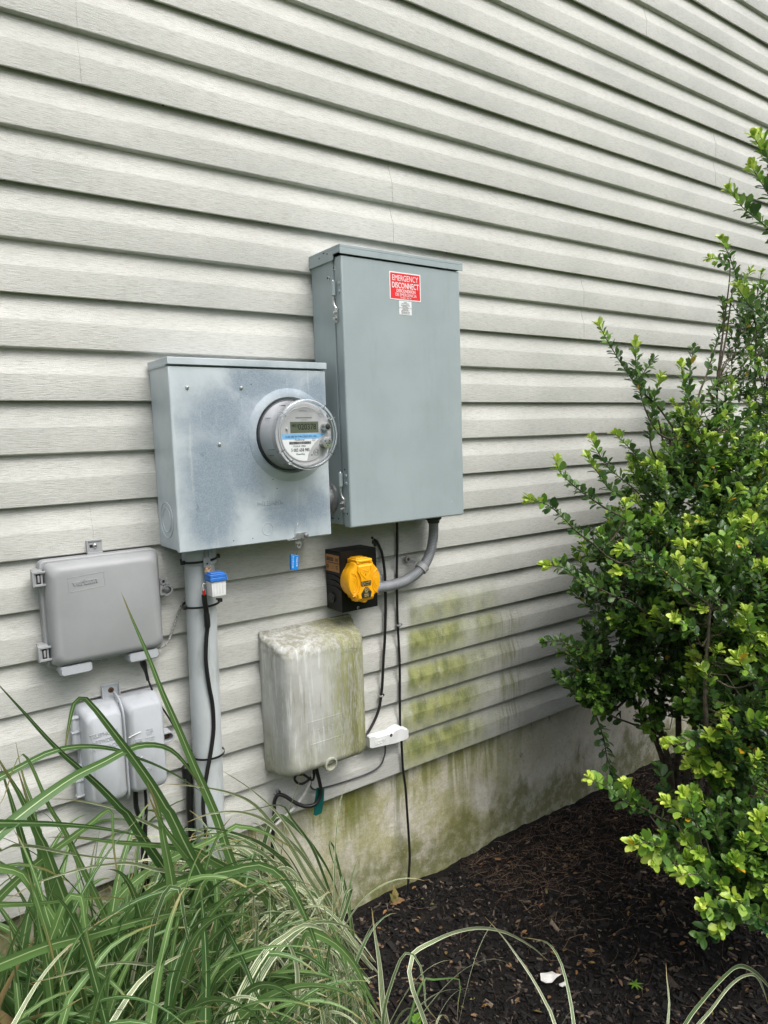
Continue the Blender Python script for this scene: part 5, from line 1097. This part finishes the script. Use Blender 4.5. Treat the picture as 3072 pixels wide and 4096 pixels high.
SH=[
([(1.858,-0.3,1.758),(1.887,-0.316,1.7),(1.936,-0.332,1.632),(1.998,-0.348,1.563),(2.084,-0.364,1.498),(2.176,-0.38,1.391)],1),
([(2.045,-0.3,1.716),(2.026,-0.313,1.63),(2.029,-0.327,1.571),(2.099,-0.34,1.486)],1),
([(1.765,-0.33,1.359),(1.805,-0.34,1.304),(1.842,-0.35,1.259),(1.92,-0.36,1.209)],1),
([(1.623,-0.33,1.356),(1.62,-0.34,1.327),(1.661,-0.35,1.289),(1.731,-0.36,1.243),(1.805,-0.37,1.201),(1.913,-0.38,1.148)],1),
([(1.456,-0.38,1.259),(1.522,-0.387,1.237),(1.573,-0.393,1.199),(1.626,-0.4,1.154),(1.69,-0.407,1.112),(1.756,-0.413,1.063),(1.898,-0.42,1.001)],1),
([(1.477,-0.42,1.08),(1.535,-0.43,1.066),(1.572,-0.44,1.034),(1.641,-0.45,1.001),(1.72,-0.46,0.961),(1.803,-0.47,0.924),(1.963,-0.48,0.803)],1),
([(1.6,-0.3,0.814),(1.65,-0.312,0.812),(1.705,-0.325,0.783),(1.787,-0.337,0.753),(1.934,-0.35,0.681)],0),
([(1.652,-0.3,0.698),(1.684,-0.316,0.668),(1.744,-0.332,0.61),(1.806,-0.348,0.56),(1.988,-0.364,0.466),(2.139,-0.38,0.382)],0),
([(1.813,-0.4,0.328),(1.784,-0.39,0.41),(1.772,-0.38,0.497),(1.761,-0.37,0.546),(1.757,-0.36,0.587)],0),
([(1.406,-0.62,0.57),(1.463,-0.628,0.533),(1.523,-0.636,0.479),(1.592,-0.644,0.44),(1.658,-0.652,0.392),(1.812,-0.66,0.3)],1),
([(1.552,-0.62,0.509),(1.56,-0.625,0.481),(1.613,-0.63,0.427)],1),
([(1.401,-0.75,0.462),(1.465,-0.753,0.431),(1.532,-0.757,0.384),(1.682,-0.76,0.304)],1),
([(2.585,-0.28,2.114),(2.627,-0.289,2.053),(2.671,-0.297,1.976),(2.731,-0.306,1.899),(2.779,-0.314,1.803),(2.761,-0.323,1.65),(2.758,-0.331,1.497),(2.762,-0.34,1.374)],1),
([(2.506,-0.28,2.037),(2.625,-0.29,2.031)],1),
([(2.628,-0.26,1.905),(2.619,-0.274,1.836),(2.554,-0.288,1.75),(2.465,-0.302,1.629),(2.39,-0.316,1.549),(2.331,-0.33,1.429)],0),
([(2.09,-0.66,2.239),(2.09,-0.675,2.196),(2.089,-0.69,2.148),(2.119,-0.705,2.079),(2.139,-0.72,1.985)],1),
([(2.057,-0.66,2.226),(2.072,-0.67,2.199),(2.109,-0.68,2.166)],1),
([(2.05,-0.66,2.145),(2.067,-0.68,2.099),(2.085,-0.7,2.048)],1),
([(1.972,-0.64,2.078),(2.0,-0.66,2.034),(2.027,-0.68,2.006),(2.065,-0.7,1.975),(2.131,-0.72,1.919)],1),
([(2.062,-0.62,1.831),(2.092,-0.635,1.786),(2.121,-0.65,1.757),(2.163,-0.665,1.723),(2.245,-0.68,1.661)],1),
([(2.753,-0.3,2.013),(2.677,-0.31,1.945),(2.601,-0.32,1.943)],1),
([(1.819,-0.3,1.415),(1.832,-0.32,1.365),(1.855,-0.34,1.32),(1.941,-0.36,1.259)],1),
([(1.94,-0.3,1.425),(1.978,-0.333,1.372),(2.027,-0.367,1.305),(2.077,-0.4,1.238)],1),
([(2.375,-0.3,1.711),(2.338,-0.315,1.653),(2.303,-0.33,1.568),(2.292,-0.345,1.485),(2.307,-0.36,1.387)],0),
([(2.236,-0.34,1.647),(2.239,-0.353,1.579),(2.255,-0.367,1.497),(2.297,-0.38,1.387)],1),
([(2.607,-0.3,1.611),(2.463,-0.327,1.577),(2.315,-0.353,1.498),(2.236,-0.38,1.389)],1),
([(2.089,-0.36,1.602),(2.057,-0.367,1.556),(2.026,-0.373,1.498),(2.006,-0.38,1.396)],1),
([(2.044,-0.36,1.651),(1.965,-0.37,1.586),(1.972,-0.38,1.51)],0),
([(1.52,-0.62,1.141),(1.591,-0.64,1.117),(1.674,-0.66,1.055),(1.761,-0.68,0.995),(1.926,-0.7,0.895),(2.06,-0.72,0.805)],1),
([(1.514,-0.62,1.085),(1.614,-0.63,1.068),(1.705,-0.64,1.048)],1),
([(1.819,-0.62,1.024),(1.77,-0.63,0.995),(1.804,-0.64,0.953)],1),
([(1.877,-0.66,1.093),(1.881,-0.673,1.042),(1.876,-0.687,0.978),(1.898,-0.7,0.91)],1),
([(2.025,-0.5,1.157),(2.046,-0.51,1.113),(2.059,-0.52,1.044)],1),
([(2.123,-0.52,1.159),(2.098,-0.53,1.11),(2.063,-0.54,1.046)],1),
([(1.71,-0.5,1.234),(1.701,-0.507,1.197),(1.707,-0.513,1.135),(1.729,-0.52,1.086)],1),
([(1.935,-0.46,1.198),(1.937,-0.47,1.152),(1.958,-0.48,1.099)],1),
([(2.106,-0.66,1.161),(2.108,-0.68,1.112),(2.11,-0.7,1.059)],1),
([(1.793,-0.8,0.965),(1.812,-0.8,0.917),(1.84,-0.8,0.867)],1),
([(1.679,-0.84,0.874),(1.71,-0.845,0.843),(1.76,-0.85,0.807)],1),
([(1.524,-0.8,0.563),(1.554,-0.8,0.527),(1.57,-0.8,0.478),(1.609,-0.8,0.438)],1),
([(1.492,-0.78,0.545),(1.519,-0.79,0.518),(1.57,-0.8,0.478)],1),
([(1.682,-0.9,0.49),(1.709,-0.9,0.455),(1.745,-0.9,0.415)],1),
([(1.788,-0.75,0.686),(1.83,-0.75,0.699),(1.901,-0.75,0.7)],1),
([(1.61,-0.7,0.632),(1.658,-0.713,0.622),(1.69,-0.727,0.636),(1.791,-0.74,0.621)],1),
([(1.713,-0.7,0.545),(1.746,-0.71,0.529),(1.822,-0.72,0.519)],1),
([(1.698,-0.62,0.506),(1.691,-0.64,0.472),(1.676,-0.66,0.432)],0),
([(1.642,-0.7,0.956),(1.689,-0.7,0.929),(1.737,-0.7,0.893)],1),
([(1.783,-0.55,0.912),(1.811,-0.575,0.872),(1.856,-0.6,0.849)],1),
([(1.867,-0.45,0.868),(1.847,-0.475,0.845),(1.87,-0.5,0.794)],1),
([(1.296,-0.82,0.533),(1.362,-0.82,0.511),(1.422,-0.82,0.452),(1.529,-0.82,0.371)],1),
([(1.367,-0.82,0.473),(1.382,-0.82,0.498),(1.422,-0.82,0.458)],1),
([(1.419,-0.86,0.43),(1.482,-0.86,0.407),(1.548,-0.86,0.345)],1),
([(1.399,-0.92,0.404),(1.484,-0.92,0.349),(1.574,-0.92,0.303),(1.696,-0.92,0.235)],1),
([(1.474,-0.92,0.317),(1.506,-0.92,0.333),(1.574,-0.92,0.315)],1),
([(1.437,-0.9,0.298),(1.479,-0.9,0.297),(1.545,-0.9,0.292)],0),
([(1.678,-0.9,0.461),(1.708,-0.91,0.416),(1.768,-0.92,0.351)],1),
([(1.48,-0.95,0.397),(1.549,-0.95,0.337),(1.632,-0.95,0.268)],1),
]
def rv(s=1): return Vector((rg.gauss(0,s),rg.gauss(0,s),rg.gauss(0,s)))
def dress(fol,bud,path,bright,size,dens=.0085,vig=1.):
    """path runs tip -> base; leaves alternate down the twig, young rosette at the tip"""
    P=cr(path,dens); n=len(P); k=0
    L0=sum((P[i+1]-P[i]).length for i in range(n-1))
    for i,p in enumerate(P):
        t=i/max(1,n-1); s=i*dens
        if s>.30: 
            if rg.random()<.45: continue
        d=(P[max(0,i-1)]-P[min(n-1,i+1)]).normalized()
        a=i*2.4+rg.uniform(-.4,.4); u=d.orthogonal().normalized(); q=d.cross(u); rad=u*math.cos(a)+q*math.sin(a)
        age=max(.12*bright,bright*(1-s/.085))+rg.uniform(-.12,.14)
        if rg.random()<.08: age+=.3
        for kk in range(2 if s<.20 else 1):
            r2=rad if kk==0 else -rad
            dd=(r2*1.0+d*(.75 if s>.02 else 1.3)+rv(.22)+Vector((0,0,.12))); L=size*rg.uniform(.55,1.2)*(.75+.25*min(1,s/.02))
            fol.leaf(p,dd,Vector((0,-.25,1))+rv(.35)-r2*.2,L,rg.uniform(.54,.70),max(0,min(1,age+rg.uniform(-.08,.08))))
        if bud is not None and .03<s<.14 and rg.random()<.35: bud.append(p+rad*rg.uniform(.006,.012)+rv(.003))
    tip=P[0]; d=(P[0]-P[min(3,n-1)]).normalized(); u=d.orthogonal().normalized(); q=d.cross(u)
    for j in range(6):
        a=j*1.15+rg.random(); fol.leaf(tip,d*rg.uniform(.6,1.6)+u*math.cos(a)+q*math.sin(a),Vector((0,-.2,1))+rv(.3)+d*.5,size*rg.uniform(.55,.95),rg.uniform(.50,.64),max(0,min(1,bright*1.05+rg.uniform(-.2,.1))))
    return P
def bush(name,label,base,mains,shoots,ells,size,seed,gap=None):
    rg.seed(seed); t=thing(name,label,'bush',base); fol=Foliage(); bud=[]; tw=MB(); st=MB()
    B=Vector(base); nodes=[]
    for mn in mains:
        P=cr([B+Vector((rg.uniform(-.04,.04),rg.uniform(-.04,.04),-.03))]+[Vector(p) for p in mn],.03); n=len(P)
        st.tube(P,[.013*(1-.72*i/n) for i in range(n)],8); nodes+=[(p,i/n) for i,p in enumerate(P) if i/n>.22]
    def connect(p,d0):
        # nearest main-stem node below / inward
        best=min(nodes,key=lambda q:(q[0]-p).length+ (.25 if q[0].z>p.z else 0)*1.0+rg.uniform(0,.06))[0]
        mid=p.lerp(best,.45)+d0*.05*0+Vector((0,0,-.03)); return [p,mid,best]
    for pts,br in shoots:
        P=[Vector(p) for p in pts]; dress(fol,bud,P,.95 if br else .22,size)
        b=connect(P[-1],P[-1]-P[-2]); full=cr(P+b[1:],.014); n=len(full); tw.tube(full,[.0011+.0030*min(1,i*.014/.45) for i in range(n)],6)
    for (c,r,n_,br,sz) in ells:
        c=Vector(c)
        for i in range(n_):
            v=rv(1).normalized(); rad=rg.uniform(.45,1.0)**.6; p=c+Vector((v.x*r[0],v.y*r[1],v.z*r[2]))*rad
            p.y=min(p.y,-.02)
            if p.z<.05: continue
            if gap and any((p-Vector(g_[0])).length<g_[1] for g_ in gap): continue
            b=connect(p,v); mid=(b[2]-p); Ls=min(rg.uniform(.09,.26),mid.length*.9)
            d=(v*.6+Vector((0,0,.55))+rv(.3)-mid.normalized()*.3).normalized(); q0=p+d*Ls*.0
            seg=[p+d*.02,p-d*Ls*.35+rv(.008),p-d*Ls*.75+(mid.normalized())*.05]
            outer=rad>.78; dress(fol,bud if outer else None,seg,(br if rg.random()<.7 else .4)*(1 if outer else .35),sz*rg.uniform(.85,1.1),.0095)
            tw.tube(cr(seg+[b[1].lerp(b[2],.4),b[2]],.03),.0014,4,caps=False)
    fol.build('leaves',t); st.build('main_stem',MT['bark'],t,smooth=60); tw.rec=False; tw.build('twigs',MT['bark'],t,smooth=60)
    bm_=MB(); bm_.rec=False
    for p in bud:
        r_=rg.uniform(.0018,.0030); v=[p+Vector(x)*r_ for x in((1,0,0),(-1,0,0),(0,1,0),(0,-1,0),(0,0,1),(0,0,-1))]; bm_.add(v,[(0,2,4),(2,1,4),(1,3,4),(3,0,4),(2,0,5),(1,2,5),(3,1,5),(0,3,5)])
    if bud: bm_.build('flower_buds',MT['bud'],t,smooth=180)
    print(name,'leaves',len(fol.p))
back=[s for s in SH if sum(p[1] for p in s[0])/len(s[0])>-.57]
front=[s for s in SH if sum(p[1] for p in s[0])/len(s[0])<=-.57]
bush('rear_holly_bush','tall dark holly bush with thin upright shoots close against the siding',(2.15,-.40,0),
 [[(2.1,-.4,.3),(2.0,-.38,.6),(1.88,-.36,.9),(1.8,-.34,1.1)],[(2.15,-.4,.4),(2.15,-.38,.8),(2.15,-.36,1.2),(2.15,-.36,1.4)],[(2.25,-.4,.4),(2.4,-.38,.9),(2.45,-.35,1.3),(2.5,-.32,1.6)],[(2.3,-.42,.3),(2.6,-.42,.8),(2.8,-.36,1.2),(2.85,-.32,1.55)],[(2.08,-.38,.35),(1.95,-.34,.6),(1.8,-.33,.78)],[(2.3,-.5,.5),(2.4,-.55,.9),(2.45,-.5,1.15)]],
 back,[((2.22,-.40,1.12),(.36,.22,.32),200,.8,.031),((1.90,-.36,.98),(.22,.15,.22),80,.55,.030),((1.86,-.34,.70),(.20,.13,.13),70,.4,.029),((2.42,-.36,1.36),(.28,.18,.22),100,.8,.030),((2.55,-.45,.85),(.45,.28,.55),230,.5,.031),((2.08,-.42,.70),(.25,.18,.25),120,.5,.030),((2.80,-.34,1.72),(.28,.14,.30),55,.7,.028)],.031,5,gap=[((2.02,-.3,.56),.10)])
bush('front_holly_bush','nearer spreading holly bush with bright yellow-green leaf rosettes over the mulch',(1.98,-.72,0),
 [[(1.95,-.72,.25),(1.82,-.72,.5),(1.75,-.72,.7),(1.8,-.7,.95)],[(2.0,-.72,.3),(2.0,-.72,.7),(2.02,-.72,1.1)],[(1.9,-.76,.15),(1.75,-.82,.25),(1.6,-.85,.33)],[(2.05,-.74,.4),(2.15,-.74,.9),(2.2,-.72,1.5),(2.2,-.72,1.95)],[(1.95,-.8,.2),(1.85,-.88,.35),(1.8,-.9,.5)]],
 front,[((1.98,-.70,.98),(.24,.18,.20),90,1,.034),((1.93,-.76,.68),(.24,.16,.24),115,.9,.034),((1.74,-.80,.36),(.20,.15,.13),100,.7,.034),((2.2,-.72,.8),(.28,.25,.5),110,.7,.034),((1.82,-.92,.30),(.20,.13,.13),60,.8,.034)],.035,9)
